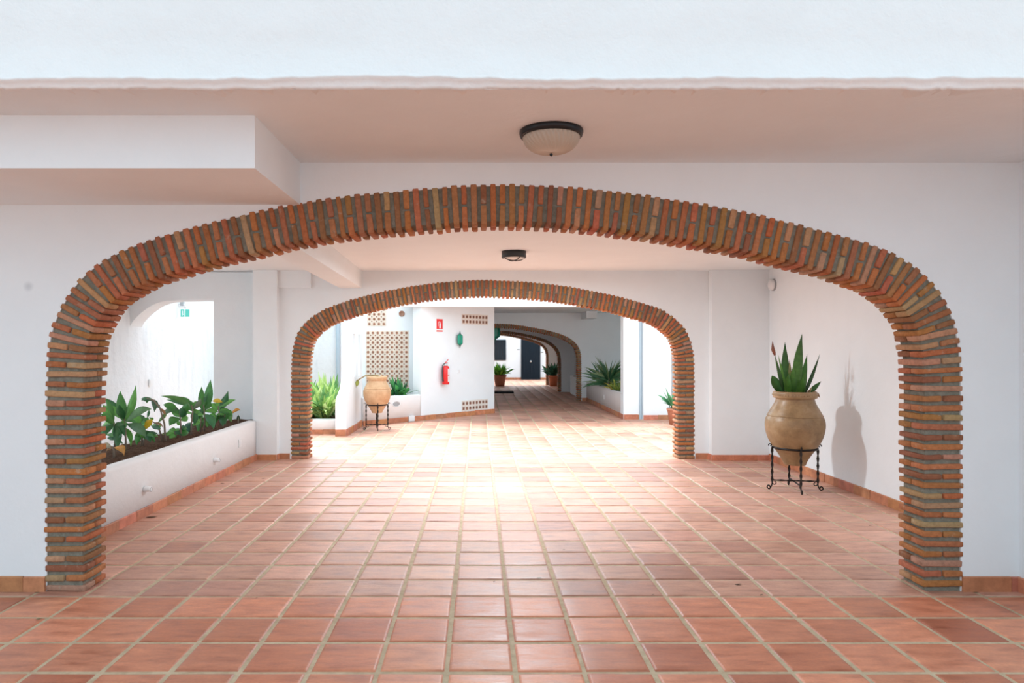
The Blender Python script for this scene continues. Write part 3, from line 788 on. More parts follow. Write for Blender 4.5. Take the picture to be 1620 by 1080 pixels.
d = 12.7; X2 = PX(596.5, d)
s2 = .00535*d/12.7*1.08
make_stand((X2, d, 0), s2*.98, R(-78), 'slim black iron stand under the smaller jar in the bright court', .075)
jar2 = make_jar((X2, d, .34), s2, 'smaller orange clay jar on a stand in the bright court beyond the second arch', M['clay2'], False)
jar2.location.z = (68.5*.98-26.5)*s2+.08
mb = MB()
dd_ = d
pts = [W(600,602,d), W(598,594,d), W(588,593,d), W(578,594,d-.05), W(571,598,d-.1), W(565,602,d-.1)]
mb.tube(pts, [.018,.016,.014,.012,.012,.010], 7, c=(.42,.30,.14)); mb.tube([W(603,604,d), W(604,597,d), W(603,590,d)], [.02,.014,.002], 7, c=(.62,.40,.2))
leaf(mb, W(566,600,d-.1), W(564,612,d-.1), .07, (0,0,0), (.35,.38,.08)); 
q = child(mb, 'dry_stalk', M['leaf'], jar2); q['label'] = 'bent dry stalk'

# ------------------------------------------------------------------ ceiling lights
o = empty('ceiling_light', (PX(872,3.66), 3.66, ZC1), 'large ribbed glass bowl ceiling light with dark rim, above the front arch', 'ceiling light')
mb = MB(); mb.lathe([(0,.0),(.166,.0),(.168,-.01),(.163,-.028),(.152,-.034),(.146,-.026),(.14,-.01)], n=56); mb.build('rim', M['dark_metal'], o)
mb = MB(); n = 216; rs = []
for i in range(15):
    t = i/14; r_ = .149*math.cos(t*math.pi/2)**.75 if i < 14 else .004; z = -.026-.092*math.sin(t*math.pi/2)
    rs.append([(r_*(1+.020*math.sin(36*2*math.pi*k/n+0.0))*math.cos(2*math.pi*k/n+t*.35), r_*(1+.020*math.sin(36*2*math.pi*k/n))*math.sin(2*math.pi*k/n+t*.35), z) for k in range(n)])
mb.rings(rs); bowl = mb.build('glass_bowl', M['frost'], o)
mb = MB(); mb.lathe([(.0,-.134),(.006,-.131),(.009,-.124),(.006,-.118),(.012,-.115),(.012,-.112)], n=14); mb.build('finial', M['dark_metal'], bowl)
o = empty('ceiling_light', (PX(813,7.5), 7.5, ZC2), 'small round black ceiling light in the middle hall above the second arch', 'ceiling light')
mb = MB(); mb.lathe([(0,0),(.132,0),(.132,-.070),(.122,-.074),(.118,-.055),(0,-.055)], n=40); mb.build('housing', M['black_plastic'], o)
mb = MB(); mb.lathe([(.119,-.054),(.112,-.075),(.08,-.088),(.04,-.094),(0,-.096)], n=40); mb.build('diffuser', M['lens'], o)
ld = bpy.data.lights.new('fill_disc', 'AREA'); ld.shape = 'DISK'; ld.size = .24; ld.energy = 82; ld.color = (.84, .94, 1.0)  # added fill light that brightens the hall; the fitting itself is unlit
lo_ = bpy.data.objects.new('fill_disc', ld); col.objects.link(lo_); lo_.parent = o; lo_.location = (0, 0, -.115)
mb = MB()
for k in range(2):
    a = math.pi/2*k+.5; u = Vector((math.cos(a), math.sin(a), 0))
    mb.tube([u*(.124*math.cos(t))+Vector((0,0,-.06-.042*math.sin(t))) for t in [math.pi*i/14 for i in range(15)]], .005, 6)
mb.tube([(.127*math.cos(a), .127*math.sin(a), -.066) for a in [2*math.pi*i/32 for i in range(33)]], .005, 6)
mb.build('guard', M['black_plastic'], o)
o = empty('wall_light', (XRM, 9.13, PZ(450,9.1)), 'round white fitting high on the right wall, near the far corner', 'wall light')
Mx = Matrix.Rotation(R(-90), 4, 'Y')
mb = MB(); mb.lathe([(0,0),(.078,0),(.078,.02),(.07,.024)], n=28, M=Mx); mb.build('base', M['grey_plastic'], o)
mb = MB(); mb.lathe([(.074,.02),(.07,.05),(.05,.062),(0,.066)], n=28, M=Mx); mb.build('cover', M['white_plastic'], o)

# side passage signs
dd = 11.2
o = empty('exit_sign', (PX(293,dd), dd, PZ(495,dd)), 'small green and white exit sign hanging in the side passage on the left', 'sign')
mb = MB(); mb.box(-.075,.075,-.006,.006,-.065,.065); mb.build('board', M['sign_white'], o)
mb = MB(); mb.box(-.07,-.012,-.0085,-.006,-.06,.06); mb.box(.005,.07,-.0085,-.006,-.06,.06); mb.build('green_field', M['sign_green'], o)
mb = MB(); mb.lathe([(0,.006),(.008,0),(0,-.006)], c0=(-.04,-.0095,.04), n=10); mb.box(-.047,-.033,-.0105,-.0085,-.01,.03); mb.box(-.047,-.040,-.0105,-.0085,-.045,-.01); mb.box(-.036,-.022,-.0105,-.0085,-.03,-.012); mb.build('running_figure', M['sign_white'], o)
mb = MB(); mb.box(-.004,.004,-.003,.003,.06,.10); mb.box(-.3+.0,.004,-.003,.003,.095,.103); mb.build('bracket', M['grey_plastic'], o)
o = empty('emergency_light', (PX(296,dd)-.1, dd, PZ(481,dd)), 'tiny dark lamp above the exit sign in the side passage', 'lamp')
mb = MB(); mb.box(0,.05,-.03,.03,-.03,.035); mb.build('housing', M['grey_plastic'], o)
mb = MB(); mb.box(.05,.14,-.02,.02,-.025,.01); mb.box(-.16,.0,-.01,.01,-.01,.01); mb.build('arm', M['white_plastic'], o)

# ------------------------------------------------------------------ bright court beyond the second arch
PA = Vector((-2.21, 13.30)); PB = Vector((.364, 16.0)); ua = (PB-PA).normalized(); na = Vector((ua.y, -ua.x))   # towards the camera
def on_line(px):     # point of the angled wall at picture column px
    k = (px-CX)/F    # x = k*y
    # PA + t*ua : PA.x+t*ua.x = k*(PA.y+t*ua.y)
    t = (k*PA.y-PA.x)/(ua.x-k*ua.y); return PA+ua*t, t
pk, tk = on_line(666)
Ang = math.atan2(ua.y, ua.x)
def angbox(mb, t0, t1, o0, o1, z0, z1, mat_=0, c=(1,1,1)):
    Mx = Matrix.Translation((PA.x, PA.y, 0)) @ Matrix.Rotation(Ang, 4, 'Z')
    mb.box(t0, t1, o0, o1, z0, z1, mat_, c, M=Mx)
LT = (PB-PA).length
mb = MB(); angbox(mb, tk, LT, 0, .25, 0, 2.7); mb.box(PB.x-.25, PB.x-.0, PB.y, D3, 0, 2.7); struct(mb, 'wall_angled', M['plaster'])
skirting('baseboard_angled', [tuple(PA), tuple(on_line(645)[0])], seed=9, h=.10, t=.02)
skirting('baseboard_angled_right', [tuple(on_line(655)[0]), tuple(PB)], seed=10, h=.10, t=.02)
# corner planter in front of the lattice
pc = empty('corner_planter', (PA.x, PA.y, 0), 'white corner planter below the terracotta lattice, behind the smaller jar', 'planter')
mb = MB(); rounded_wall(mb, [tuple(PA+ua*(i*.12)) for i in range(int(tk/.12)+1)]+[tuple(pk)], .12, 0, .54, 0, .03); child(mb, 'planter_wall', M['planter_plaster'], pc)
mb = MB(); b_ = [tuple(PA-na*.1), tuple(pk-na*.1), (pk.x, 15.0), (PA.x, 15.0)]; mb.face([mb.vert((x, y_, .49)) for x, y_ in b_]); child(mb, 'soil', M['soil'], pc)
DL = 15.0
sbox('wall_lattice', M['plaster'], (-2.6, pk.x+.12, DL, DL+.2, 0, 2.9))
def lattice(name, x0, z0, nc, nr, st, label, y_=DL, holes_dark=True, Mx=None, group=None, full=True):
    """screen of round clay rosettes with small ones between, on a pale bed"""
    o = empty(name, (x0, y_, z0), label, 'lattice', group)
    if Mx is not None: o.rotation_euler = (0,0,Mx)
    mb = MB(); w_, h_ = (nc-1)*st, (nr-1)*st
    mb.box(-st*.5, w_+st*.5, -.008, .0, -h_-st*.5, st*.5, c=(.80,.70,.60)); mc = mb; Mr = Matrix.Rotation(R(90), 4, 'X')
    for j in range(nr):
        for i in range(nc):
            t = rnd.random(); c = (.46+.15*t, .25+.08*t, .16+.05*t)
            mb.lathe([(st*.30,0),(st*.30,.014),(st*.17,.018),(st*.15,.006)], c0=(i*st, -.008, -j*st), n=8, M=Mr, c=c)
            mc.lathe([(st*.16,.007),(0,.007)], c0=(i*st, -.008, -j*st), n=8, M=Mr, c=(.22,.12,.09))
            if i < nc-1 and j < nr-1:
                mb.lathe([(st*.14,0),(st*.12,.012),(0,.013)], c0=((i+.5)*st, -.008, -(j+.5)*st), n=6, M=Mr, c=(.30,.14,.09))
    mb.build('screen', M['tinted'], o)
    return o
st = .1032
lattice('terracotta_lattice', PX(582.5,DL), PZ(526.5,DL), 9, 13, st, 'large terracotta lattice panel of round rosettes above the corner planter')
lattice('terracotta_lattice', PX(584.5,DL), PZ(489.5,DL), 4, 4, st, 'small terracotta lattice panel just above the large one')
o = empty('round_vent', (PX(635.5,DL), DL, PZ(496,DL)), 'round brown clay vent high on the wall right of the small lattice', 'vent')
mb = MB(); mb.lathe([(.065,0),(.062,.02),(.045,.024),(.04,.01),(0,.01)], n=20, M=Matrix.Rotation(R(90),4,'X'), c=(.40,.22,.15)); mb.build('ring', M['tinted'], o)
def on_angled(px, py): # point on the angled wall face and its rotation
    p, t = on_line(px); return Vector((p.x, p.y, PZ(py, p.y))), t
def vent(pxl, pxr, py, label):
    a, ta = on_angled(pxl, py); b, tb = on_angled(pxr, py); st_ = (tb-ta)/7
    o = empty('clay_vent', (a.x+na.x*.002, a.y+na.y*.002, a.z), label, 'vent', 'clay grille vents on the angled white wall', rz=Ang)
    mb = MB(); mc = mb; h_ = st_*1.0
    mb.box(-st_*.5, st_*7.5, -.003, .0, -h_*1.1, h_*1.1, c=(.78,.72,.66))
    for j in (0, 1):
        for i in range(8):
            z = (.5-j)*h_*1.05
            for k in range(4):   # petals of a pierced tile
                a_ = math.pi/2*k+math.pi/4
                mb.box(-.5,.5,-.5,.5,-.5,.5, c=(.36,.19,.13), M=Matrix.Translation((i*st_+math.cos(a_)*st_*.22, -.006, z+math.sin(a_)*st_*.22)) @ Matrix.Rotation(a_, 4, 'Y') @ Matrix.Diagonal((st_*.30, .012, st_*.2, 1)))
            mc.box(i*st_-st_*.24, i*st_+st_*.24, -.009, 0, z-st_*.28, z+st_*.28, c=(.07,.035,.03))
    mb.build('grille', M['tinted'], o)
vent(733, 769, 504.5, 'upper clay grille vent on the angled white wall')
vent(733, 769, 642.0, 'lower clay grille vent on the angled white wall, just above its skirting')
# extinguisher sign
a, ta = on_angled(695, 514.5); sw = 10.5/F*a.y/math.cos(Ang)*1.0; s_ = a.y/F
o = empty('extinguisher_sign', (a.x+na.x*.003, a.y+na.y*.003, a.z), 'red and white extinguisher sign high on the angled white wall', 'sign', rz=Ang)
hw = .098; hh = 10.6*s_
mb = MB(); mb.box(-hw, hw, -.006, 0, -hh, hh); mb.build('board', M['sign_white'], o)
mb = MB(); mb.box(-hw+.008, hw-.008, -.0075, -.006, -hh+.065, hh-.008); mb.box(-hw+.008, hw-.008, -.0075, -.006, -hh+.008, -hh+.036); mb.build('red_field', M['sign_red'], o)
mb = MB(); mb.box(-.012,.034,-.009,-.0075,-hh+.08,.045); mb.box(0,.02,-.009,-.0075,.045,.075); mb.box(-.03,.012,-.009,-.0075,.065,.08); mb.tube([(-.03,-.008,.07),(-.045,-.008,.03),(-.045,-.008,-.02)], .004, 6); mb.build('pictogram', M['sign_white'], o)
# extinguisher
a, ta = on_angled(700, 590); s_ = a.y/F
o = empty('fire_extinguisher', (a.x+na.x*.10, a.y+na.y*.10, PZ(607.5, a.y)), 'red fire extinguisher with white label and black hose hung on the angled wall', 'fire extinguisher', rz=Ang)
hb = 29.5*s_; rb_ = 5.6*s_
mb = MB(); mb.lathe([(0,0),(rb_*.93,0),(rb_,.012),(rb_,hb*.88),(rb_*.85,hb*.95),(rb_*.45,hb),(0,hb)], n=28); cyl = mb.build('cylinder', M['red'], o)
mb = MB(); mb.lathe([(rb_*.4,hb-.005),(rb_*.4,hb+.03),(rb_*.25,hb+.035),(rb_*.25,hb+.05),(0,hb+.05)], n=14); mb.build('valve', M['steel'], o)
mb = MB(); mb.box(-.03,.06,-.008,.008,hb+.05,hb+.062); mb.tube([(-.01,0,hb+.06),(.03,0,hb+.09),(.075,0,hb+.13)], .009, 6); q = mb.build('handle', M['red'], o)
mb = MB(); mb.tube([(0,0,hb+.035),(-.04,0,hb+.045),(-rb_-.012,0,hb+.01),(-rb_-.02,0,hb-.06),(-rb_-.018,0,hb*.45),(-rb_-.008,0,hb*.22),(-rb_+.002,-.01,hb*.16)], [.01,.01,.011,.012,.012,.016,.018], 8); mb.build('hose', M['black_plastic'], o)
def wrap(mb, r_, a0, a1, z0, z1, n=8):
    mb.rings([[(r_*math.cos(a0+(a1-a0)*i/n), r_*math.sin(a0+(a1-a0)*i/n), z) for z in (z0, z1)] for i in range(n+1)], closed=False, cap=False)
mb = MB(); wrap(mb, rb_+.001, R(-95), R(-15), hb*.14, hb*.84)
for z in (.78,.72,.66,.57,.53,.38,.33,.27):
    k0 = len(mb.f); wrap(mb, rb_+.002, R(-80), R(-25), hb*(z-.012), hb*(z+.010)); mb.m[k0:] = [1]*(len(mb.f)-k0)
k0 = len(mb.f); wrap(mb, rb_+.002, R(-95), R(-15), hb*.45, hb*.49); mb.m[k0:] = [2]*(len(mb.f)-k0)
mb.build('label_panel', [M['sign_white'], mat('label_ink', (.45,.10,.12), .6), M['red']], cyl)
mb = MB(); mb.box(-.03,.03,rb_-.01,.098,hb*.2,hb*.78); mb.build('wall_bracket', M['steel'], o)
# green star-shaped wall lantern
def lantern(loc, label, s, rz=0, hang=0):
    o = empty('green_lantern', loc, label, 'lantern', rz=rz)
    mb = MB(); n = 6
    def ring(r_, z, off=0): return [(r_*math.cos(2*math.pi*k/n+off), r_*.6*math.sin(2*math.pi*k/n+off), z) for k in range(n)]
    mb.rings([ring(.02*s,.17*s), ring(.095*s,.12*s), ring(.105*s,.10*s), ring(.105*s,-.10*s), ring(.095*s,-.12*s), ring(.02*s,-.17*s)], smooth=False); mb.build('glass', M['green_glass'], o)
    mb = MB()
    for k in range(n):
        a_ = 2*math.pi*k/n; p = lambda r_, z: (r_*math.cos(a_)*s, r_*.6*math.sin(a_)*s, z*s)
        mb.tube([p(.02,.175), p(.10,.12), p(.108,.10), p(.108,-.10), p(.10,-.12), p(.02,-.175)], .006*s, 5)
    mb.lathe([(0,.27*s),(.006*s,.25*s),(.025*s,.18*s),(.02*s,.165*s)], n=8); mb.lathe([(.02*s,-.165*s),(.025*s,-.18*s),(.006*s,-.24*s),(0,-.26*s)], n=8)
    if hang: mb.tube([(0,0,.26*s),(0,0,.26*s+hang)], .006, 5)
    mb.build('frame', M['green_metal'], o); return o
a, ta = on_angled(724.5, 537)
lantern((a.x+na.x*.065, a.y+na.y*.065, a.z), 'green star-shaped wall lantern on the angled white wall, right of the red sign', .72, Ang)
a, ta = on_angled(725.5, 587.5)
plate(a.x, a.y, a.z, 'small white switch plate below the green wall lantern', (na.x, na.y, 0), .075, name='switch_plate', cat='switch')
# recessed oval light and box on the planter front
a, ta = on_line(627), 0; a = a[0]
o = empty('recessed_light', (a.x, a.y, PZ(639, a.y)), 'oval recessed light in the front of the corner planter, right of the jar', 'light', rz=Ang)
mb = MB(); mb.lathe([(.12,0),(.115,.012),(.10,.012),(.09,.002)], n=24, M=Matrix.Diagonal((1,1,.5,1)) @ Matrix.Rotation(R(90),4,'X')); mb.build('bezel', M['white_plastic'], o)
mb = MB(); mb.lathe([(.09,.003),(0,.003)], n=24, M=Matrix.Diagonal((1,1,.5,1)) @ Matrix.Rotation(R(90),4,'X')); mb.build('glass', M['grey_plastic'], o)
a = on_line(650)[0]
o = empty('junction_box', (a.x, a.y, .005), 'white square box interrupting the clay skirting of the angled wall', 'box', rz=Ang)
mb = MB(); mb.box(-.075,.075,-.03,0,0,.11); mb.build('box', M['white_plastic'], o); mb = MB(); mb.box(-.06,.06,-.034,-.03,.012,.095); mb.build('lid', M['white_plastic'], o)
# plant behind the jar
o, mb = tuft('leafy_plant', (PX(631,14.25), 14.25, .49), 'dark green plant in the corner planter just right of the smaller jar', 'plant', .12, 46, .42, .07, [(.03,.16,.06),(.06,.28,.07),(.02,.10,.05)], seed=4, up=.5, xmin=-.4)
mb.build('foliage', M['leaf'], o)
leafy = MB(); leaf(leafy, (0,0,.05), (.26,-.1,.16), .06, (0,0,.06), (.05,.2,.1)); leaf(leafy, (0,0,.04), (.20,-.15,.02), .07, (0,0,.08), (.10,.35,.08)); leafy.build('foliage', M['leaf'], o)

# freestanding wall with two slits, left
XS0, XS1 = -2.43, -2.245
mb = MB()
prof = [(11.8,0),(11.8,.52),(11.83,.60),(11.95,.68),(12.12,.76),(12.24,.86),(12.3,1.0),(12.3,1.88),(12.34,1.95),(12.42,1.975),(13.1,1.975),(13.25,1.965),(13.32,1.92),(13.36,1.8)]
# body split around the slits
def slab(y0, y1, z0, z1): mb.box(XS0, XS1, y0, y1, z0, z1)
# lower nose
for (ya, za), (yb, zb_) in zip(prof[1:7], prof[2:8]): pass
nose = [(11.8,0),(11.8,.52),(11.82,.59),(11.9,.655),(12.05,.72),(12.2,.80),(12.28,.90),(12.3,1.0),(12.3,0)]
b = len(mb.v)
for x in (XS0, XS1): mb.v += [(x, y_, z) for y_, z in nose]
n = len(nose); mb.face([b+i for i in range(n)]); mb.face([b+n+i for i in range(n)][::-1])
for i in range(n): k = (i+1) % n; mb.face((b+i, b+n+i, b+n+k, b+k))
ys = [GD_ for GD_ in (12.3, 12.52, 12.64, 12.86, 12.98, 13.42)]
zs0, zs1 = .98, 1.75
slab(12.3, 13.42, 0, zs0); slab(12.3, 12.47, zs0, zs1); slab(12.67, 12.96, zs0, zs1); slab(13.18, 13.42, zs0, zs1)
top = [(12.3,zs1),(12.3,1.87),(12.33,1.93),(12.40,1.965),(13.25,1.965),(13.36,1.93),(13.42,1.86),(13.42,zs1)]
b = len(mb.v)
for x in (XS0, XS1): mb.v += [(x, y_, z) for y_, z in top]
n = len(top); mb.face([b+i for i in range(n)]); mb.face([b+n+i for i in range(n)][::-1])
for i in range(n): k = (i+1) % n; mb.face((b+i, b+n+i, b+n+k, b+k))
struct(mb, 'wall_slit_screen', M['plaster'])
skirting('baseboard_slit_screen', [(XS0-.0, 11.8), (XS1, 11.8), (XS1, 13.33)], seed=12, h=.115, t=.02)
# outdoor bed left of it
po = empty('outdoor_planter', (-3.4, 12.4, 0), 'low white outdoor planter at the left edge of the court', 'planter')
mb = MB(); rounded_wall(mb, [(-4.8+.2*i, 12.08) for i in range(12)]+[(-2.435, 12.08)], .12, 0, .26); child(mb, 'planter_wall', M['planter_plaster'], po)
mb = MB(); mb.face([mb.vert(q) for q in ((-4.8,12.15,.24),(-2.44,12.15,.24),(-2.44,14.9,.24),(-4.8,14.9,.24))]); child(mb, 'soil', M['soil'], po)
skirting('baseboard_outdoor', [(-4.8, 12.08), (-2.44, 12.08)], seed=13, h=.08)
cols = [(.28,.46,.12),(.42,.56,.18),(.55,.64,.28),(.14,.30,.10)]
for i, (x, y_, l, lab) in enumerate([(-2.76,12.45,.62,'bright green bush in the outdoor planter, right against the slit wall'), (-3.02,12.5,.60,'bright green bush in the outdoor planter beside the second arch'), (-2.78,13.1,.80,'taller pale green bush behind the others in the outdoor planter'), (-3.3,13.2,.8,'pale green bush at the back left of the outdoor planter')]):
    o, mb = tuft('green_bush', (x, y_, .23), lab, 'bush', .2, 120, l, .085, cols, seed=20+i, up=.55, xmax=-2.47-x, group='bushes in the outdoor planter'); mb.build('foliage', M['leaf'], o)
mb = MB(); mb.lathe([(.055,0),(.055,3.3)], c0=(PX(537,18.4), 18.2, 0), n=14); tag(mb.build('drain_pipe', M['pipe']), 'pale blue-grey drain pipe on the far white wall left of the slit wall', 'pipe')
sbox('wall_court_left', M['rough_plaster'], (XLM-.05, -2.3, 18.3, 18.5, 0, 3.0))

# roof edge of the far gallery and its ceiling
sbox('trim_6', M['plaster'], (-1.6, 4.6, 14.3, 14.6, PZ(484.5,14.3), 2.72))
sbox('ceiling_gallery', M['ceil'], (-1.6, 7.0, 14.5, D3+.1, ZC3, 2.7))
sbox('ceiling_passage', M['ceil'], (-4.0, 7.0, D3+.1, D5+.2, 2.46, 2.9))
dd = 18.6
sbox('trim_7', M['plaster'], (PX(928,dd), PX(945,dd), dd, D3+.01, PZ(503,dd), ZC3+.01))
sbox('wall_passage_right', M['plaster'], (3.25, 3.45, D3+.2, D5+.1, 0, 2.5))
sbox('wall_passage_left', M['plaster'], (-1.9, -1.7, D3+.2, D5+.1, 0, 2.5))
# right side of the court
XG = 3.05
pr = empty('palm_planter', (XG, 17, 0), 'white planter with a spiky palm beside the far brick arch', 'planter')
mb = MB(); rounded_wall(mb, [(XG, 14.62+.2*i) for i in range(25)]+[(XG+.0, D3-.005)][:1], -.12, 0, .53, 0, .025)
child(mb, 'planter_wall', M['planter_plaster'], pr)
child(soil_patch(XG+.10, 4.0, 14.92, D3, .49, .02, .25), 'soil', M['soil'], pr)
skirting('baseboard_palm_planter', [(XG-.0, D3-.01), (XG, 14.6), (PX(1011,14.6), 14.6)], seed=14, h=.10)
sbox('trim_8', M['plaster'], (XG-.005, PX(1011,14.6), 14.6, 14.9, 0, 3.2))
sbox('wall_court_right', M['plaster'], (PX(1018,14.5), PX(1062,14.5), 14.5, 14.8, 0, 3.2))
skirting('baseboard_court_right', [(PX(1018,14.5), 14.5), (PX(1062,14.5), 14.5)], seed=15, h=.10)
skirting('baseboard_far', [(p3[-1].x+.01, D3), (XG, D3)], seed=16, h=.09)
mb = MB(); mb.lathe([(.04,0),(.04,3.0)], c0=(PX(1014.5,14.55), 14.63, 0), n=14); tag(mb.build('drain_pipe', M['pipe']), 'blue-grey drain pipe between the two white piers right of the palm', 'pipe')
sbox('wall_court_far_right', M['plaster'], (PX(1062,14.8), 7.2, 17.0, 17.2, 0, 3.2), (7.2, 7.4, D2+.3, 17.2, 0, 3.2))
def palm(loc, label, n, L_, seed, cols):
    rr = random.Random(seed); o = empty('spiky_palm', loc, label, 'plant'); mb = MB()
    mb.tube([(0,0,0),(.01,0,.12),(0,0,.25)], [.05,.045,.03], 8); mb.build('trunk', M['bark'], o)
    mb = MB()
    for i in range(n):
        a = rr.uniform(0, 2*math.pi); e = rr.uniform(-.1, 1.15); l = L_*rr.uniform(.75,1.1)
        b = Vector((0,0,.22*rr.random()+.05)); dr = Vector((math.cos(a)*math.cos(e), math.sin(a)*math.cos(e), math.sin(e)))
        T = b+dr*l; T.z = max(.0, T.z-.12*l); leaf(mb, b, T, .05, (0,0,.12*l), rr.choice(cols), n=5, nrm=(math.cos(a+1.5), math.sin(a+1.5), .8) if rr.random() < .5 else (0,-1,.3), peak=.3)
    mb.build('foliage', M['leaf'], o)
palm((PX(964,17.2), 17.2, .49), 'spiky green palm in the white planter by the far arch', 85, .80, 6, [(.05,.16,.07),(.09,.22,.10),(.04,.12,.05),(.20,.28,.12)])
palm((PX(950,17.9), 17.9, .49), 'smaller spiky plant at the left end of the palm planter', 40, .55, 9, [(.05,.16,.07),(.09,.22,.08)])
o, mb = tuft('yellow_shrub', (PX(979,15.9), 15.9, .49), 'low yellow-green shrub at the right end of the palm planter', 'shrub', .12, 60, .36, .05, [(.45,.42,.08),(.25,.35,.06),(.12,.25,.06)], seed=31); mb.build('foliage', M['leaf'], o)
plate(XG, 16.9, .30, 'small white light on the front of the palm planter', (-1,0,0), .12)
# potted plant at the far right edge of the court opening
x_, y_ = PX(1068,13.6), 13.6
def pot(loc, label, r_, h_, m, group=None):
    o = empty('potted_plant', loc, label, 'potted plant', group)
    mb = MB(); mb.lathe([(0,0),(r_*.68,0),(r_*.9,h_*.8),(r_*.92,h_*.84),(r_,h_*.85),(r_*1.02,h_),(r_*.93,h_),(r_*.9,h_*.9)], n=28); mb.build('pot', m, o)
    mb = MB(); mb.lathe([(r_*.91,h_*.92),(0,h_*.94)], n=20); mb.build('soil', M['soil'], o); return o
o = pot((x_, y_, 0), 'terracotta pot with a green plant glimpsed at the right edge of the second arch', .16, .32, M['pot'])
_, mb = tuft('', None, '', '', .1, 60, .42, .06, [(.10,.35,.15),(.06,.22,.10)], parent=o, seed=40); mb.v = [(v[0], v[1], v[2]+.30) for v in mb.v]; mb.build('foliage', M['leaf'], o)
# far passage things
o = pot((PX(790,27.2)+.02, 27.2, 0), 'terracotta pot with a bright lime green plant at the left of the far passage', .26, .44, M['pot'])
_, mb = tuft('', None, '', '', .2, 110, .50, .09, [(.18,.50,.05),(.30,.62,.08),(.10,.32,.05)], parent=o, seed=41, up=.45); mb.v = [(v[0], v[1], v[2]+.42) for v in mb.v]; mb.build('foliage', M['leaf'], o)
o = pot((PX(875.5,27.2), 27.2, 0), 'orange clay pot with dark plant at the right of the far passage', .20, .42, M['pot_orange'])
_, mb = tuft('', None, '', '', .2, 90, .52, .09, [(.02,.09,.05),(.03,.14,.08),(.06,.22,.12)], parent=o, seed=42, up=.6, xmax=.28); mb.v = [(v[0], v[1], v[2]+.40) for v in mb.v]; mb.build('foliage', M['leaf'], o)
mb = MB(); mb.box(PX(760,23.5), PX(811.5,23.5), 22.9, 23.55, .002, .05); tag(mb.build('doormat', M['mat']), 'black mat on the floor of the far passage', 'mat')
lantern((PX(784.5,20.6)-.02, 20.6, PZ(524.5,20.6)), 'green hanging lantern at the mouth of the far passage, half hidden by the wall', 1.25, 0, .20)
mb = MB(); mb.box(3.02, 3.25, 21.2, 22.9, 0, PZ(595.5,22)); tag(mb.build('wall_cabinet', M['plaster']), 'low white masonry ledge on the right of the dark passage', 'ledge')
mb = MB(); mb.box(3.0, 3.25, 21.1, 22.0, PZ(595.5,22)+.001, PZ(595.5,22)+.03); tag(mb.build('slate_slab', M['dark_metal']), 'dark slab lying on the low white ledge in the far passage', 'slab')
# back wall with door and window
DB = 33.0
sbox('wall_back', M['plaster'], (-3, 7, DB, DB+.2, 0, 4.2))
skirting('baseboard_back', [(-1, DB), (5, DB)], seed=18, h=.10)
dr = MB(); dx0, dx1 = PX(826,DB), PX(853,DB); dr.box(dx0, dx1, DB-.05, DB+.01, .0, 2.05)
o = tag(dr.build('door_1', M['dark_door']), kind='structure')
mb = MB()
for k in range(6): mb.box(dx0+.06+k*.12, dx0+.15+k*.12, DB-.06, DB-.05, .1, 1.95)
mb.build('door_boards', M['dark_door'], o)
mb = MB(); mb.box(dx0-.05, dx0, DB-.07, DB, 0, 2.1); mb.box(dx1, dx1+.05, DB-.07, DB, 0, 2.1); mb.box(dx0-.05, dx1+.05, DB-.07, DB, 2.05, 2.12); mb.build('door_frame', M['dark_door'], o)
mb = MB(); mb.lathe([(0,.03),(.045,.02),(.05,0)], c0=(PX(839.5,DB), DB-.06, PZ(571.5,DB)), n=12, M=Matrix.Rotation(R(90),4,'X')); mb.build('door_knocker', M['steel'], o)
wx0, wx1, wz0, wz1 = PX(779,DB), PX(799,DB), PZ(568,DB), PZ(539,DB)
mb = MB(); mb.box(wx0, wx1, DB-.02, DB+.01, wz0, wz1); o = tag(mb.build('window_1', M['glass_dark']), kind='structure')
mb = MB()
for b_ in ((wx0-.04,wx1+.04,wz0-.05,wz0),(wx0-.04,wx1+.04,wz1,wz1+.05),(wx1,wx1+.04,wz0,wz1),(wx0-.04,wx0,wz0,wz1)): mb.box(b_[0], b_[1], DB-.06, DB, b_[2], b_[3])
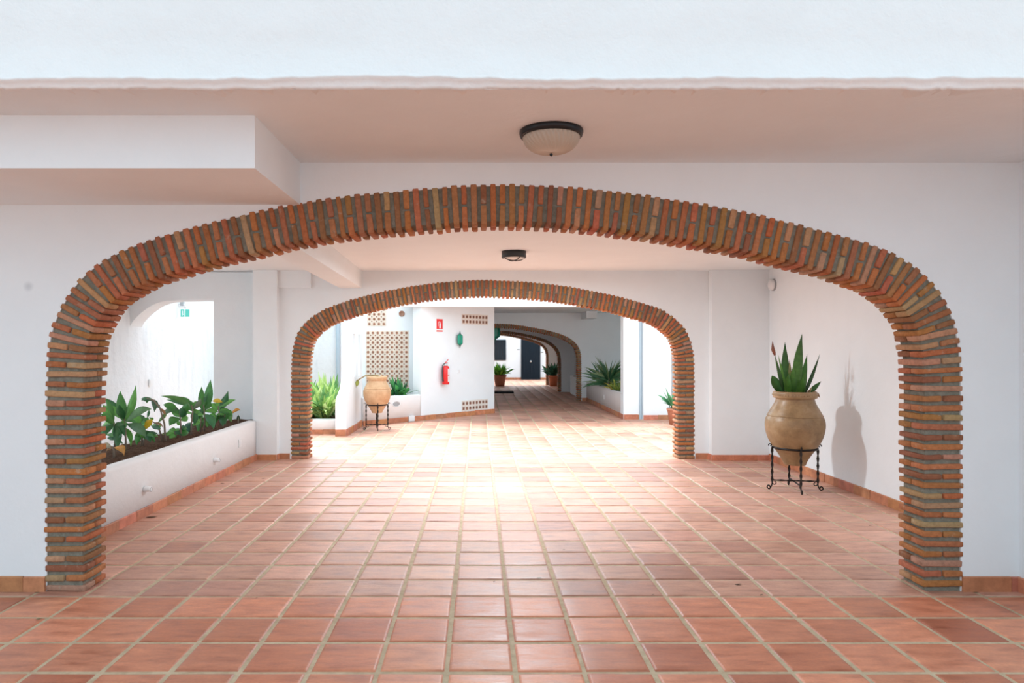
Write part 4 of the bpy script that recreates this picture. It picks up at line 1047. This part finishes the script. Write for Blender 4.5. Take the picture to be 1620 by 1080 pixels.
mb.build('window_frame', M['dark_door'], o)
mb = MB()
for k in range(1, 5): x = wx0+(wx1-wx0)*k/5; mb.box(x-.008, x+.008, DB-.08, DB-.065, wz0, wz1)
mb.build('window_grille', M['iron'], o)
for px_, py_, lab in ((820,553,'small dark number plate on the white wall left of the blue door'), (857.5,557,'small dark number plate on the white wall right of the blue door')):
    mb = MB(); mb.box(PX(px_,DB)-.06, PX(px_,DB)+.06, DB-.02, DB, PZ(py_,DB)-.025, PZ(py_,DB)+.025); tag(mb.build('number_plate', M['grey_plastic']), lab, 'plate', 'number plates by the far door')

# ------------------------------------------------------------------ fallen leaves on the tiles
FL = [(417,757,.05,'dark curled leaf on the floor in front of the left pier of the second arch'),(352,765,.06,'thin brown leaf on the floor beside the long planter'),(240,818,.10,'flat brown leaf pressed against the near planter skirting'),
      (62,980,.035,'greenish leaf lying on the floor left of the front arch'),(406,947,.014,'tiny dark leaf scrap on the tiles left of centre'),(892,870,.022,'dark leaf scrap on the tiles right of centre'),(951,868,.020,'dark leaf scrap right of its twin on the central tiles'),
      (853,915,.032,'green-brown leaf on a grout line near the picture centre'),(782,921,.022,'small brown leaf scrap left of the green-brown leaf'),(1033,942,.022,'small dark leaf scrap on the front threshold row'),(1205,942,.028,'dark leaf scrap at the foot of the right front pier'),
      (1377,832,.030,'brown leaf scrap on the tiles near the right pier'),(473,749,.022,'dark scrap on the floor just before the second arch'),(1168,925,.05,'thin dark twig leaf on the front tiles right of centre')]
for i, (px_, py_, s_, lab) in enumerate(FL):
    d_ = GD(py_); mb = MB(); a_ = rnd.uniform(-.5,.5); u = Vector((math.cos(a_), math.sin(a_), 0))
    leaf(mb, -u*s_/2+Vector((0,0,.001)), u*s_/2+Vector((0,0,.003)), s_*.42, (0,0,.006), (.10,.06,.03) if i not in (3,7) else (.13,.14,.04), nrm=(0,0,1), n=5)
    o = mb.build('fallen_leaf', M['leaf']); o.location = (PX(px_, d_), d_, .003); tag(o, lab, 'leaf', 'fallen leaves on the tiles')
